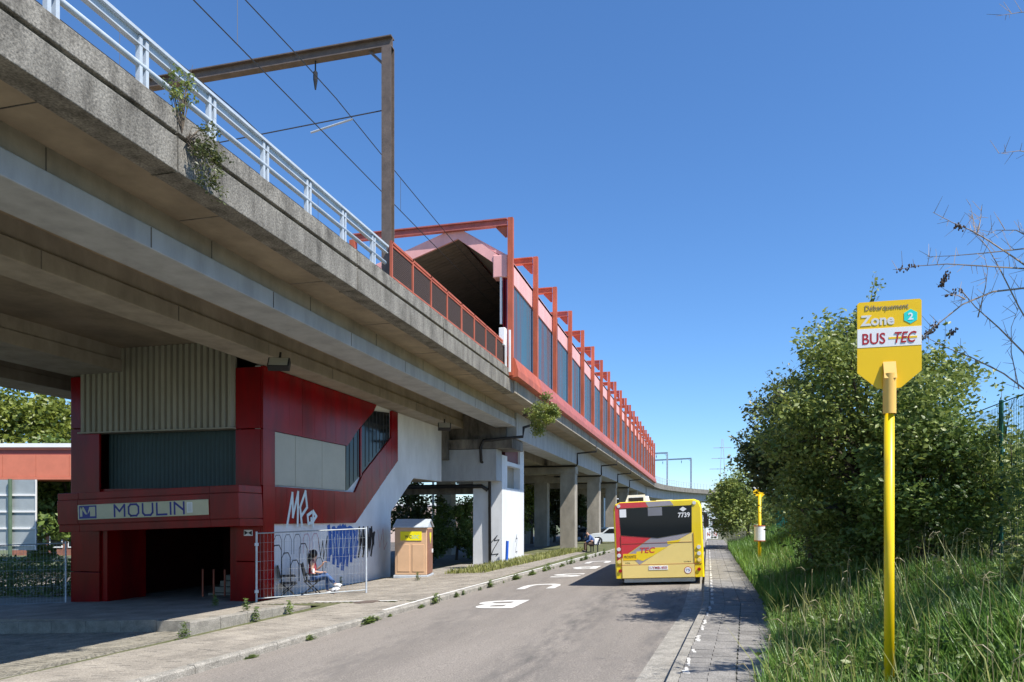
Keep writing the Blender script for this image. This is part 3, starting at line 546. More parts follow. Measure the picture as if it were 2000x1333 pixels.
rear([(2.2,1.47),(1.86,1.3),(1.56,1.13),(.71,.6),(2.24,.6),(2.24,1.47)], YC, 'pale_hatch'); rear([(.2,.6),(.69,.6),(.37,.89),(.2,.78)], YC, 'pale_hatch'); rear([(.2,.22),(2.24,.22),(2.24,.585),(.2,.585)], YC, 'bumper_panel', y=-.02, dep=.03)
rear([(1.5,1.24),(1.9,1.29),(1.8,1.2),(1.52,1.16)], YB, 'yellow_patch', y=-.009); rear([(.63,.98),(.95,1.0),(1.1,1.08),(1.5,1.08),(1.1,.85),(.8,.7),(.65,.75),(.62,.9)], YB, 'yellow_patch', y=-.009)
win = rear([(.175,2.235),(2.23,2.25),(2.2,1.486),(1.24,1.35),(.206,1.464)], BW, 'rear_window', y=-.014, dep=.02)
obj('route_display', MB().box(1.0,1.4,-.017,-.014,1.99,2.23), pmat('display_grey', (.22,.22,.24)), win); obj('window_sticker', MB().box(.19,.38,-.018,-.014,1.98,2.21), WHITE, win)
I4 = Matrix.Translation((0,-.0145,0)); text('fleet_number', '7739', 1.84,2.17,1.91,2.05, WHITE, win, I4, .003, .025); obj('diamond_mark', MB().prism([(1.985-.1,-.0145,2.145),(1.985,-.0145,2.075),(1.985+.1,-.0145,2.145),(1.985,-.0145,2.215)], (0,-.003,0)), WHITE, win)
for v in (1.06,.88,.70):
    for u in (.126,2.375): obj('tail_light', MB().tube([(u,-.0,v),(u,-.03,v)], .055, 12), LGREY if v > .75 else YC, bus)
RL = pmat('red_lens', (.35,.01,.012), .2)
for u in (.14,2.36): obj('reflector', MB().tube([(u,0,.43),(u,-.03,.43)], .05, 12), RL, bus)
for u in (.17,2.3): obj('marker_light', MB().tube([(u,0,2.31),(u,-.02,2.31)], .05, 12), LGREY, bus)
pl = obj('number_plate', MB().box(.96,1.50,-.03,-.02,.44,.56), WHITE, bus); text('plate_text', '1-YMB-450', .99,1.47,.465,.535, CRIM, pl, Matrix.Translation((0,-.031,0)), .002, .01)
s75 = obj('speed_sign', MB().tube([(2.05,-.02,.41),(2.05,-.024,.41)], .105, 20), CRIM, bus); obj('speed_disc', MB().tube([(2.05,-.022,.41),(2.05,-.027,.41)], .088, 20), WHITE, s75); text('speed_text', '75', 1.99,2.11,.38,.45, BLUEP, s75, Matrix.Translation((0,-.0275,0)), .002)
text('maker_text', 'CITEA', 1.95,2.15,.64,.67, BLACKP, bus, Matrix.Translation((0,-.0065,0)), .002); text('maker_text', 'VDL', .29,.44,.63,.67, BLACKP, bus, Matrix.Translation((0,-.0065,0)), .002)
text('operator_text', 'TEC', .73,1.16,.93,1.09, RB, bus, Matrix.Translation((0,-.0095,0)), .003, .02, .2)
yp = obj('yellow_notice', MB().box(.24,.64,-.012,-.008,.73,.92), SIGNY, bus); text('notice_text', 'PROXIMITE', .27,.61,.79,.87, BLACKP, yp, Matrix.Translation((0,-.0125,0)), .002)
obj('roof_pod', MB().prism([(.34,.5,2.4),(.92,.5,2.4),(.88,.5,2.6),(.42,.5,2.6)], (0,1.4,0)), WHITE, bus, bevel=.03); obj('pod_grille', MB().box(.42,.85,.485,.499,2.44,2.55), BLACKP, bus)
obj('roof_hatch', MB().box(1.1,1.6,2.5,3.6,2.4,2.5), WHITE, bus); obj('lower_valance', MB().box(.22,2.24,.25,.3,.07,.18), GALV, bus); obj('chassis', MB().box(.15,2.35,.3,BL-.3,.12,.215), BLACKP, bus)
for y in (3.1,8.6):
    for u in (.02,2.18):
        wh = obj('wheel', MB().tube([(u,y,.47),(u+.3,y,.47)], .47, 24), BTY, bus); obj('rim', MB().tube([(u-.004,y,.47),(u+.304,y,.47)], .27, 16), GALV, wh)
for sgn, u in ((0,-.012),(1,2.5)):
    for y in np.arange(.9, BL-1, 1.6): obj('side_window', MB().box(u,u+.012,y,y+1.5,1.25,2.1), BW, bus)
obj('mirror', MB().box(2.55,2.72,10.6,10.8,1.5,2.05), BLACKP, bus); obj('mirror_arm', MB().bar((2.4,10.8,2.2),(2.64,10.7,2.05),.04), BLACKP, bus)
obj('hatch_seam', MB().box(.06,2.44,-.0155,-.004,.588,.6).box(.22,2.2,-.0125,-.004,1.205,1.215).box(.196,.204,-.0215,-.004,.22,1.45).box(2.238,2.246,-.0215,-.004,.22,1.47), pmat('seam', (.3,.06,.03)), bus)

# ---------------------------------------------------------------- bus stop poles
bs = thing('bus_stop_sign', 'tall yellow bus stop pole in the grass with Zone 2 sign plate', 'bus stop', (1.54,6.9,.1), YAW-R(15))
obj('pole', MB().tube([(0,0,-.1),(0,0,2.7)], .041, 16), YEL, bs, smooth=True); obj('cap', MB().tube([(0,-.012,2.64),(0,-.012,2.98)], .052, 20, False), YEL2, bs, smooth=True); obj('clamp', MB().prism([(-.045,-.06,2.94),(.045,-.06,2.94),(.045,-.012,3.08),(-.045,-.012,3.08)], (0,.011,-.004)), YEL2, bs, bevel=.004)
pt = obj('plate', MB().prism([(-.25,0,3.0),(-.09,0,2.86),(.09,0,2.86),(.25,0,3.0),(.25,0,3.59),(.235,0,3.605),(-.235,0,3.605),(-.25,0,3.59)], (0,.012,0)), SIGNY, bs)
obj('white_band', MB().box(-.249,.249,-.002,0,3.215,3.375), WHITE, pt); Tm = Matrix.Translation((0,-.002,0))
text('sign_text', 'Débarquement', -.19,.15,3.515,3.575, GREYT, pt, Tm, .0015); text('sign_text', 'Zone', -.225,.04,3.40,3.49, LGREY, pt, Tm, .0015, .03); text('sign_text', 'BUS', -.21,-.03,3.24,3.335, CRIM, pt, Tm, .002, .012)
obj('logo_bar', MB().box(-.005,.215,-.004,-.002,3.277,3.293), SIGNY, pt); text('sign_text', 'TEC', .04,.21,3.24,3.335, CRIM, pt, Matrix.Translation((0,-.0045,0)), .0015, .01, .25)
hx = obj('zone_hexagon', MB().prism([(.165+.058*math.sin(i*math.pi/3),0,3.46+.062*math.cos(i*math.pi/3)) for i in range(6)], (0,-.003,0)), TURQ, pt); text('zone_number', '2', .145,.185,3.43,3.49, WHITE, hx, Matrix.Translation((0,-.0035,0)), .0015, .03)
b2 = thing('bus_stop_sign', 'smaller yellow bus stop pole with white timetable drum farther along the verge', 'bus stop', (1.75,24.6,.1), YAW)
obj('pole', MB().tube([(0,0,0),(0,0,2.5)], .05, 12), YEL, b2, smooth=True); obj('plate', MB().prism([(-.2,0,2.55),(-.07,0,2.42),(.07,0,2.42),(.2,0,2.55),(.2,0,2.9),(-.2,0,2.9)], (0,.015,0)), SIGNY, b2); obj('white_band', MB().box(-.199,.199,-.003,0,2.68,2.78), WHITE, b2)
dr = obj('timetable_drum', MB().tube([(0,0,1.05),(0,0,1.5)], .165, 20), WHITE, b2, smooth=False)
for z in (1.03,1.5): obj('drum_ring', MB().tube([(0,0,z),(0,0,z+.03)], .17, 20), ORANGE, dr)
# ---------------------------------------------------------------- site fences
FGAL = mat('dull_galvanised', (.34,.37,.39), .5, .2, 6, metal=.3)
def heras(label, p, q):
    p = Vector(p); q = Vector(q); L_ = (q-p).length; f = thing('mesh_fence', label, 'fence', p, math.atan2(q.y-p.y, q.x-p.x)); sl = (q.z-p.z)
    for x in (0, L_): obj('post', MB().tube([(x,0,sl*x/L_-.02),(x,0,sl*x/L_+2.0)], .028, 8), GALV, f)
    for z in (.12,1.95): obj('rail', MB().tube([(0,0,z),(L_,0,z+sl)], .018, 8), FGAL, f)
    m = MB()
    for x in np.arange(.1, L_, .1): m.bar((x,0,.12+sl*x/L_),(x,0,1.95+sl*x/L_),.0045)
    for z in np.arange(.38, 1.95, .26): m.bar((0,.005,z),(L_,.005,z+sl),.0045)
    stuff(obj('wire_mesh', m, FGAL, f)); obj('clamp', MB().box(-.05,.05,-.05,.05,.28,.36).box(-.05,.05,-.05,.05,1.6,1.68), GALV, f)
heras('galvanised mesh site fence panel before the graffiti wall', (-12.11,18.29,-.52), (-9.71,20.26,-.40)); heras('galvanised mesh site fence panel before the dark hedge on the left', (-21.9,17.7,-.96), (-18.97,18.6,-.86))
# ---------------------------------------------------------------- portable toilet
BG = mat('beige_plastic', (.62,.40,.24), .5, .1, 2); BR = mat('brown_plastic', (.27,.12,.075), .4, .15, 2)
wc = thing('portable_toilet', 'beige and brown portable toilet with grey gabled roof beside the wall', 'portable toilet', (-11.5,26.5,gz(-11.05)+.1), R(11))
obj('base', MB().box(-.05,1.3,-.05,1.3,0,.12), GALV, wc, bevel=.02); obj('shell', MB().box(0,1.25,0,1.25,.12,1.95), BG, wc, bevel=.03); obj('roof', MB().prism([(-.06,-.08,1.95),(1.31,-.08,1.95),(1.31,.62,2.25),(-.06,.62,2.25)], (0,0,.03)).prism([(-.06,.62,2.25),(1.31,.62,2.25),(1.31,1.33,1.95),(-.06,1.33,1.95)], (0,0,.03)).prism([(.0,.0,1.95),(.0,1.25,1.95),(.0,.62,2.24)], (1.25,0,0)), GALV, wc)
for x0, x1 in ((.1,.58),(.68,1.15)): obj('moulded_panel', MB().box(x0,x1,-.02,.0,.25,1.3), BG, wc, bevel=.015)
sg_ = obj('name_sign', MB().box(.22,1.05,-.025,-.0,1.45,1.8), pmat('bright_yellow', (.85,.75,.01)), wc); text('sign_lettering', 'WC', .4,.66,1.53,1.66, BLACKP, sg_, Matrix.Translation((0,-.0255,0)), .002, .02); text('sign_lettering', 'LOC', .68,.95,1.53,1.66, pmat('sky_blue', (.1,.5,.7)), sg_, Matrix.Translation((0,-.0255,0)), .002)
dd = obj('door', MB().box(1.25,1.28,.08,1.17,.15,1.9), BR, wc, bevel=.01); obj('door_handle', MB().box(1.28,1.32,.95,1.03,.95,1.1), WHITE, dd); obj('door_badge', MB().prism([(1.282,.45,1.75),(1.282,.8,1.75),(1.282,.8,1.6),(1.282,.62,1.3),(1.282,.45,1.6)], (.004,0,0)), pmat('badge_yellow', (.85,.75,.02)), dd)
bp_ = tag(obj('blue_post', MB().tube([(-9.3,35.0,-.5),(-9.25,35.0,.75)], .07, 10), pmat('blue_plastic', (.02,.12,.6))), 'short bright blue post at the foot of the white pier', 'post')

# ---------------------------------------------------------------- people
def skin(name, V, E, Rr, mt, parent, root=0, lvl=2):
    me = bpy.data.meshes.new(name); me.from_pydata(V, E, []); me.materials.append(mt); o = link(bpy.data.objects.new(name, me), parent)
    o.modifiers.new('skin', 'SKIN'); me = o.data
    for i, r_ in enumerate(Rr): me.skin_vertices[0].data[i].radius = (r_, r_); me.skin_vertices[0].data[i].use_root = (i == root)
    s_ = o.modifiers.new('sub', 'SUBSURF'); s_.levels = lvl; s_.render_levels = lvl
    for p in me.polygons: p.use_smooth = True
    return o
SKIN = mat('skin', (.52,.30,.21), .55, .1, 5); DENIM = mat('denim', (.06,.12,.28), .85, .25, 8); REDT = pmat('red_top', (.45,.02,.04), .8); HAIR = pmat('black_hair', (.015,.012,.012), .5); SHOE = pmat('white_shoe', (.75,.75,.75), .6)
wo = thing('person', 'woman in red top and jeans seated with crossed legs before the graffiti wall', 'person', (-11.55,20.35,gz(-11.5)+.1), YAW+R(8))
V = [(0,0,.52),(.0,0,.75),(.03,0,.97),(.05,0,1.07),(.08,0,1.16),(.10,0,1.27), (.03,.17,.98),(.12,.21,.74),(.3,.11,.9),(.34,.08,.99), (.03,-.17,.98),(.03,-.23,.73),(.26,-.16,.68),(.35,-.13,.69), (.06,.09,.5),(.44,.09,.5),(.45,.09,.1),(.58,.09,.04), (.06,-.09,.52),(.44,-.06,.61),(.68,.0,.32),(.8,.0,.27)]
E = [(0,1),(1,2),(2,3),(3,4),(4,5),(2,6),(6,7),(7,8),(8,9),(2,10),(10,11),(11,12),(12,13),(0,14),(14,15),(15,16),(16,17),(0,18),(18,19),(19,20),(20,21)]
Rr = [.12,.11,.12,.05,.075,.085,.06,.04,.03,.03,.06,.04,.03,.03,.085,.065,.04,.035,.085,.065,.04,.035]
skin('body', V, E, Rr, SKIN, wo); skin('top', V[:4]+[V[6],V[10]], [(0,1),(1,2),(2,3),(2,4),(2,5)], [.13,.125,.132,.06,.07,.07], REDT, wo)
skin('jeans', [V[0]]+V[14:17]+V[18:21], [(0,1),(1,2),(2,3),(0,4),(4,5),(5,6)], [.135,.1,.078,.06,.1,.078,.06], DENIM, wo); 
for a, b in ((16,17),(20,21)): obj('shoe', MB().ellipsoid((Vector(V[a])+Vector(V[b]))/2+Vector((.02,0,-.01)), (.14,.05,.05)), SHOE, wo, smooth=True)
obj('hair', MB().ellipsoid((.045,0,1.24), (.12,.11,.14)).ellipsoid((-.06,0,1.08), (.07,.1,.2)), HAIR, wo, smooth=True)
for hnd in (9,13):
    m = MB(); h = Vector(V[hnd])
    for k in range(4): m.tube([h+Vector((.02,-.03+.02*k,0)), h+Vector((.07,-.03+.02*k,.01-.004*k)), h+Vector((.09+.005*(k % 3),-.03+.02*k,-.015))], [.009,.008,.007], 5)
    m.tube([h+Vector((0,.035,0)), h+Vector((.05,.05,.02))], [.01,.008], 5); obj('fingers', m, SKIN, wo, smooth=True)
tag(obj('drink_cup', MB().tube([at(612,1118,20.9)+Vector((0,0,-.02)), at(612,1118,20.9)+Vector((0,0,.1))], [.03,.04], 10), WHITE), 'small white cup held up by the seated woman', 'cup')
def chair(name, label, loc, rz):
    c = thing(name, label, 'chair', loc, rz); m = BLACKP
    obj('seat', MB().box(-.22,.24,-.24,.24,.40,.44), m, c, bevel=.015); obj('backrest', MB().prism([(-.2,-.24,.55),(-.2,.24,.55),(-.3,.24,.95),(-.3,-.24,.95)], (-.02,0,0)), m, c)
    for y in (-.24,.24):
        obj('leg', MB().bar((-.28,y,0),(.2,y,.42),.03), m, c); obj('leg', MB().bar((.24,y,0),(-.2,y,.42),.03), m, c); obj('back_upright', MB().bar((-.18,y,.42),(-.31,y,.97),.03), m, c); obj('armrest', MB().box(-.2,.2,y-.025,y+.025,.62,.65), m, c)
chair('folding_chair', 'black folding armchair the woman sits on by the wall', (-11.55,20.35,gz(-11.5)+.1), YAW+R(8)); chair('folding_chair', 'empty black folding chair behind the seated woman', (-12.0,19.75,gz(-12)+.1), YAW+R(20))
PIG = mat('pigeon_white', (.7,.7,.72), .7, .3, 30)
for p, rz, lab in (((655,1160),.3,'white pigeon on the pavement below the fence corner'),((652,1151),2.0,'smaller pale pigeon just behind the white one')):
    q = at(*p, 22.3); pg = thing('pigeon', lab, 'bird', (q.x,q.y,gz(q.x)+.12), YAW+rz, 'pigeons by the fence'); sc_ = 1 if rz < 1 else .7
    obj('body', MB().ellipsoid((0,0,.12*sc_), (.15*sc_,.07*sc_,.075*sc_), 10, 8, Matrix.Rotation(R(-15),3,'Y')).ellipsoid((.12*sc_,0,.21*sc_), (.04*sc_,.035*sc_,.045*sc_), 8, 6), PIG, pg, smooth=True); obj('tail', MB().prism([(-.1,-.03,.1),(-.1,.03,.1),(-.25*sc_,.03,.07),(-.25*sc_,-.03,.07)], (0,0,.015)), BLACKP, pg); obj('legs', MB().bar((0,.02,0),(0,.02,.08),.01).bar((0,-.02,0),(0,-.02,.08),.01), pmat('pink_leg', (.4,.12,.1)), pg)
bn = thing('bench', 'dark bench on the grass strip where the man sits', 'bench', (-6.6,45.5,gz(-6.6)+.1), YAW+R(185))
for y in (-.7,.7): obj('leg', MB().bar((-.2,y,0),(-.2,y,.45),.06).bar((.22,y,0),(.22,y,.45),.06).bar((-.22,y,.45),(-.38,y,.9),.05), BLACKP, bn)
for k in range(4): obj('seat_slat', MB().box(-.22+.12*k,-.12+.12*k,-.8,.8,.45,.48), BLACKP, bn)
for k in range(3): obj('back_slat', MB().box(-.3-.03*k,-.27-.03*k,-.8,.8,.56+.12*k,.66+.12*k), BLACKP, bn)
mn_ = thing('person', 'bald man in blue jacket sitting bent forward on the bench', 'person', (-6.6,45.5,gz(-6.6)+.1), YAW+R(185))
V2 = [(-.02,0,.55),(.04,0,.78),(.16,0,.98),(.24,0,1.07),(.30,0,1.12),(.35,0,1.2), (.16,.2,.98),(.22,.25,.72),(.42,.16,.62),(.5,.12,.58), (.16,-.2,.98),(.24,-.25,.74),(.42,-.1,.9),(.4,-.06,1.0), (.05,.1,.52),(.46,.11,.52),(.46,.11,.1),(.6,.11,.05), (.05,-.1,.52),(.46,-.11,.52),(.42,-.11,.1),(.56,-.11,.05)]
R2 = [.15,.14,.15,.06,.08,.095,.07,.05,.035,.035,.07,.05,.035,.035,.095,.07,.045,.04,.095,.07,.045,.04]
skin('body', V2, E, R2, SKIN, mn_); skin('jacket', V2[:4]+V2[6:9]+V2[10:13], [(0,1),(1,2),(2,3),(2,4),(4,5),(5,6),(2,7),(7,8),(8,9)], [.17,.16,.168,.07,.085,.065,.05,.085,.065,.05], pmat('blue_jacket', (.07,.13,.32), .8), mn_); skin('trousers', [V2[0]]+V2[14:17]+V2[18:21], [(0,1),(1,2),(2,3),(0,4),(4,5),(5,6)], [.16,.11,.085,.065,.11,.085,.065], pmat('brown_trousers', (.13,.085,.06), .85), mn_)
for a, b in ((16,17),(20,21)): obj('shoe', MB().ellipsoid((Vector(V2[a])+Vector(V2[b]))/2, (.15,.055,.055)), BLACKP, mn_, smooth=True)
tag(obj('shopping_bag', MB().box(-.18,.18,-.1,.1,.0,.38, Matrix.Translation((-6.25,45.1,gz(-6.3)+.56)) @ Matrix.Rotation(.3,4,'Z')), WHITE, bevel=.04), 'white shopping bag on the bench beside the man', 'bag')

# ---------------------------------------------------------------- foliage
def leaves(Pn, size, up=.4):
    """two-triangle folded leaves at points Pn"""
    n = len(Pn); d = rng.normal(size=(n,3)); d[:,2] = d[:,2]*.6-.15; d /= np.linalg.norm(d,axis=1)[:,None]
    u = rng.normal(size=(n,3)); u[:,2] += up*2; u -= d*(u*d).sum(1)[:,None]; u /= np.linalg.norm(u,axis=1)[:,None]; w_ = np.cross(d,u)
    L_ = size*rng.uniform(.6,1.3,n)[:,None]; W_ = L_*.27
    V = np.stack([Pn-d*L_/2, Pn+w_*W_+u*L_*.06, Pn+d*L_/2, Pn-w_*W_+u*L_*.06],1).reshape(-1,3); i = np.arange(n)*4
    return V, np.concatenate([np.stack([i,i+1,i+2],1), np.stack([i,i+2,i+3],1)])
def crown_points(c, r, n, clumps=40, spread=.28, low=-.7):
    c = np.array(c); r = np.array(r); q = rng.normal(size=(clumps,3)); q /= np.linalg.norm(q,axis=1)[:,None]; q[:,2] = np.where(q[:,2] < low, -q[:,2], q[:,2])
    cc = c+q*r*rng.uniform(.35,.95,(clumps,1)); sz = rng.uniform(.6,1.3,clumps)*spread*r.mean(); k = rng.integers(0,clumps,n); v = rng.normal(size=(n,3)); v /= np.linalg.norm(v,axis=1)[:,None]
    v[:,2] *= .75; return cc[k]+v*sz[k][:,None]*rng.uniform(.35,1.15,(n,1)), cc
def tree(name, label, base, c, r, n, size, mt, clumps=40, spread=.28, trunk=.15, cat='tree', group=None, low=-.7, limbs=14, shoots=0):
    o = thing(name, label, cat, base, 0, group); b = Vector(base); lc = np.array(c)-np.array(base)
    Pn, cc = crown_points(lc, r, n, clumps, spread, low); m = MB()
    if shoots:
        ex = []
        for q in range(shoots):
            a = Vector(cc[rng.integers(len(cc))]); d = (a-Vector(lc)); d = Vector((d.x/r[0],d.y/r[1],max(d.z/r[2],-.1)+.45)).normalized(); l = random.uniform(.3,.75); b = a+d*l*.55+Vector((random.uniform(-.1,.1),random.uniform(-.1,.1),.05)); e = a+d*l+Vector((random.uniform(-.25,.25),random.uniform(-.25,.25),random.uniform(-.1,.2)))
            m.tube([a,b,e], [.008,.005,.002], 4)
            for k in range(int(34*l)): u = random.random()**.8; p = (a.lerp(b,u*2) if u < .5 else b.lerp(e,u*2-1)); ex.append(p+Vector((random.gauss(0,.05),random.gauss(0,.05),random.gauss(0,.05))))
        Pn = np.concatenate([Pn, np.array([tuple(p) for p in ex])])
    V, Fc = leaves(Pn, size); npmesh('crown', V, Fc, mt, o)
    top = Vector(lc)+Vector((0,0,r[2]*.2)); mid = top*.5+Vector((random.uniform(-.1,.1)*r[0],random.uniform(-.1,.1)*r[1],0)); m.tube([(0,0,-.3), mid*.5, mid, top], [trunk,trunk*.8,trunk*.6,trunk*.25], 8)
    for q in cc[:limbs]:
        q = Vector(q); a = mid.lerp(top, random.random()*.8) if q.z > mid.z else mid*random.uniform(.4,.9); m.tube([a, a.lerp(q,.5)+Vector((0,0,.08*r[2])), q], [trunk*.35,trunk*.22,trunk*.06], 5)
    obj('trunk', m, BARK, o, smooth=True); return o
tree('verge_tree', 'large leafy green tree overhanging the right pavement behind the tall sign', (3.2,14.6,.7), (2.85,15.0,3.35), (2.05,3.3,2.35), 42000, .1, LEAF, 120, .2, .13, low=-.9, limbs=70, shoots=80)
tree('verge_tree', 'dense maple bush behind the yellow pole beside the chain-link fence', (3.4,12.7,.8), (3.3,12.8,2.3), (1.05,1.5,1.9), 20000, .085, LEAF_B, 80, .22, .07, low=-1, limbs=25)
tree('verge_bush', 'dense undergrowth filling in beneath the big verge tree', (3.1,15.0,.5), (2.9,15.2,1.55), (1.0,3.4,1.15), 17000, .09, LEAF_B, 70, .26, .05, low=-1, limbs=40)
tree('verge_tree', 'roadside tree at the right edge casting streaky shade on the near pavement', (5.3,7.6,.9), (5.0,7.5,5.4), (1.7,1.5,1.9), 3800, .1, LEAF, 26, .2, .12, limbs=26)
tree('verge_bush', 'leafy bush growing behind the chain-link fence at the right edge', (5.6,15,.9), (5.5,14.6,1.9), (1.2,2.6,1.5), 9000, .1, LEAF_B, 40, .3, .06)
tree('verge_bush', 'climbing growth covering the chain-link fence at the right edge', (4.15,12.4,.9), (4.15,12.2,2.1), (.25,1.7,1.3), 5200, .08, LEAF, 40, .3, .03, shoots=30)
tree('verge_bush', 'low bramble bush in the grass at the right edge', (4.0,8.6,.75), (3.9,8.9,1.1), (.7,1.5,.6), 7000, .07, LEAF, 30, .3, .03)
tree('verge_tree', 'dark low branches leaning over the pavement left of the big verge tree', (2.4,17.2,.5), (1.75,17.2,3.35), (1.25,1.9,1.8), 13000, .1, LEAF_D, 60, .22, .08, limbs=40, shoots=60)
tree('verge_bush', 'light green tree at the far end of the right pavement', (2.6,45,.5), (2.3,45,2.4), (1.9,5,2.2), 12000, .2, LEAF, 50, .3, .12)
tree('verge_bush', 'leafy bush over the green mesh fence beyond the second stop pole', (4.6,30,.8), (4.5,30,2.0), (1.7,5,1.8), 12000, .15, LEAF_B, 50, .3, .1)
for i, (px, py, Y, r, mt, lab) in enumerate(((60,880,52,(7,5,5.5),LEAF_Y,'tall sunlit tree rising behind the red footbridge on the left'),(150,1000,44,(4,3.5,4.5),LEAF_B,'green tree behind the red entrance building and road sign'))):
    c_ = at(px, py, Y); tree('background_tree', lab, (c_.x,c_.y,-1.2), c_, r, 14000, .4, mt, 60, .26, .3)
c_ = at(805,1005,50); tree('background_tree', 'dark open tree seen under the viaduct behind the toilet', (c_.x,c_.y,-1.2), c_, (2.2,2.5,2.3), 2600, .3, LEAF_D, 36, .3, .16)
c_ = at(890,1040,46); tree('background_bush', 'big green bush under the viaduct left of the white pier', (c_.x,c_.y,-1.2), c_, (1.9,2.5,2.2), 9000, .2, LEAF_B, 40, .3, .12)
c_ = at(845,1062,43); tree('background_bush', 'low dark bush behind the toilet roof', (c_.x,c_.y,-1.2), c_, (1.6,2,1.1), 5000, .18, LEAF_B, 30, .3, .1)
c_ = at(1038,1000,80); tree('background_tree', 'yellow-green tree just right of the white pier', (c_.x,c_.y,-1.2), c_, (2.6,3,3.4), 6000, .35, LEAF_Y, 36, .3, .2)
c_ = at(1082,1010,85); tree('background_tree', 'olive tree between the two concrete piers', (c_.x,c_.y,-1.2), c_, (2.8,3,4), 6000, .35, LEAF_O, 36, .3, .2)
c_ = at(1136,1010,85); tree('background_tree', 'dark conifer seen between the farther piers', (c_.x,c_.y,-1.2), c_, (1.4,1.4,3), 5000, .3, LEAF_D, 36, .25, .2)
def hedge(name, label, x0, x1, y0, y1, z0, z1, n, size, mt):
    h = thing(name, label, 'hedge', ((x0+x1)/2,(y0+y1)/2,z0)); P_ = rng.uniform((x0,y0,z0),(x1,y1,z1),(n,3)); P_[:,2] += .1*np.sin(P_[:,0]*3); V, Fc = leaves(P_-np.array(h.location), size); npmesh('foliage', V, Fc, mt, h)
    m = MB()
    for i in range(14): x = x0+(x1-x0)*random.random(); y = (y0+y1)/2; m.tube([(x-h.location.x,0,0),(x-h.location.x+random.uniform(-.2,.2),0,(z1-z0)*.8)], [.03,.01], 5)
    obj('stems', m, BARK, h)
hedge('hedge', 'dark clipped hedge behind the left mesh fence', -27,-19.2,20.2,21.8,-1.1,.45, 16000,.1,LEAF_B)
# shrubs rooted on the viaduct
def shrub(name, label, base, c, r, n, size, mt, twigs, tm):
    o = thing(name, label, 'shrub', base); Pn, cc = crown_points(np.array(c)-np.array(base), r, n, 22, .33, -1); V, Fc = leaves(Pn, size); npmesh('foliage', V, Fc, mt, o); m = MB()
    for k in range(twigs):
        q = Vector(cc[k % len(cc)])*random.uniform(.8,1.25); m.tube([(0,0,0), q*.5+Vector((random.uniform(-.1,.1),random.uniform(-.1,.1),.12)), q], [.010,.007,.003], 4)
    obj('twigs', m, tm, o)
shrub('parapet_shrub', 'bright green shrub hanging from the viaduct joint by the drainpipe', tuple(at(1020,812,31.5)), at(1058,808,31.2), (.75,.75,1.05), 4200, .1, LEAF, 26, BARK)
shrub('parapet_shrub', 'scraggly half-dry shrub growing out of the near parapet through the railing', (-7.36,9.35,7.4), (-7.15,9.6,7.3), (.16,.35,.75), 900, .06, LEAF_O, 22, BARK)
shrub('parapet_shrub', 'thin leafy shoots reaching up through the pale railing', (-7.4,9.3,7.5), (-7.4,9.25,8.15), (.12,.4,.45), 380, .06, LEAF, 20, BARK)
# bare branches reaching in from the right
ms = []
bd = thing('bare_shrub', 'bare arching branches with brown seed heads at the right edge', 'shrub', (3.9,6.3,.7)); o_ = Vector((3.9,6.3,.7))
BR_ = [([(2060,1000),(2040,800),(2000,690),(1950,640),(1905,600),(1880,570)],.012),([(2080,640),(2000,563),(1940,570),(1880,595),(1830,635),(1790,672),(1752,690)],.011),([(2080,560),(2000,525),(1920,520),(1850,516),(1790,520),(1750,528)],.009),([(2080,500),(2000,486),(1930,494),(1860,500),(1810,502)],.008),([(2060,560),(1990,510),(1930,470),(1900,452),(1860,435),(1822,415)],.009),([(2050,700),(1990,600),(1955,530),(1930,485),(1905,455)],.008),([(2040,790),(1960,730),(1900,700),(1850,680),(1800,655)],.009),([(2030,300),(1990,295),(1950,300)],.006),([(2040,20),(1990,25),(1945,32)],.005),([(1905,455),(1900,425),(1895,400)],.005),([(1910,455),(1915,430),(1917,402)],.005),([(2040,480),(1985,450),(1945,450),(1925,462)],.006),([(1990,760),(1975,690),(1975,640),(1990,600)],.006),([(1910,620),(1925,560),(1930,520)],.006),([(1885,585),(1870,577),(1848,575)],.006)]
for pts, r_ in BR_:
    m = MB(); P_ = [at(x, y, 6.9+.25*math.sin(x*.01+y*.02))-o_ for x, y in pts]; m.tube(P_, [r_*(1-.75*i/(len(P_)-1)) for i in range(len(P_))], 5)
    for a, b in zip(P_, P_[1:]):
        for k in range(5):
            q = a.lerp(b, random.random()); e = q+Vector((random.uniform(-.12,.05),random.uniform(-.1,.1),random.uniform(-.1,.16))); m.tube([q,e], [.003,.0015], 3)
    stuff(obj('branch', m, TWIG, bd))
for (pts, cnt) in (([(1830,635),(1790,672),(1752,692)],150),([(1752,690),(1766,700)],20),([(1850,535),(1838,560)],60),([(1790,520),(1750,528)],20),([(1880,570),(1850,575)],25),([(1866,440),(1880,445)],25),([(1870,640),(1855,655)],25)):
    ms = MB()
    for k in range(cnt):
        i = random.randrange(len(pts)-1); a = at(*pts[i],6.9); b = at(*pts[i+1],6.9); q = a.lerp(b, random.random())-o_+Vector((random.gauss(0,.014),random.gauss(0,.014),random.gauss(0,.014))); ms.ellipsoid(q, (.008,.008,.012), 5, 3)
    stuff(obj('seed_head', ms, SEED, bd))
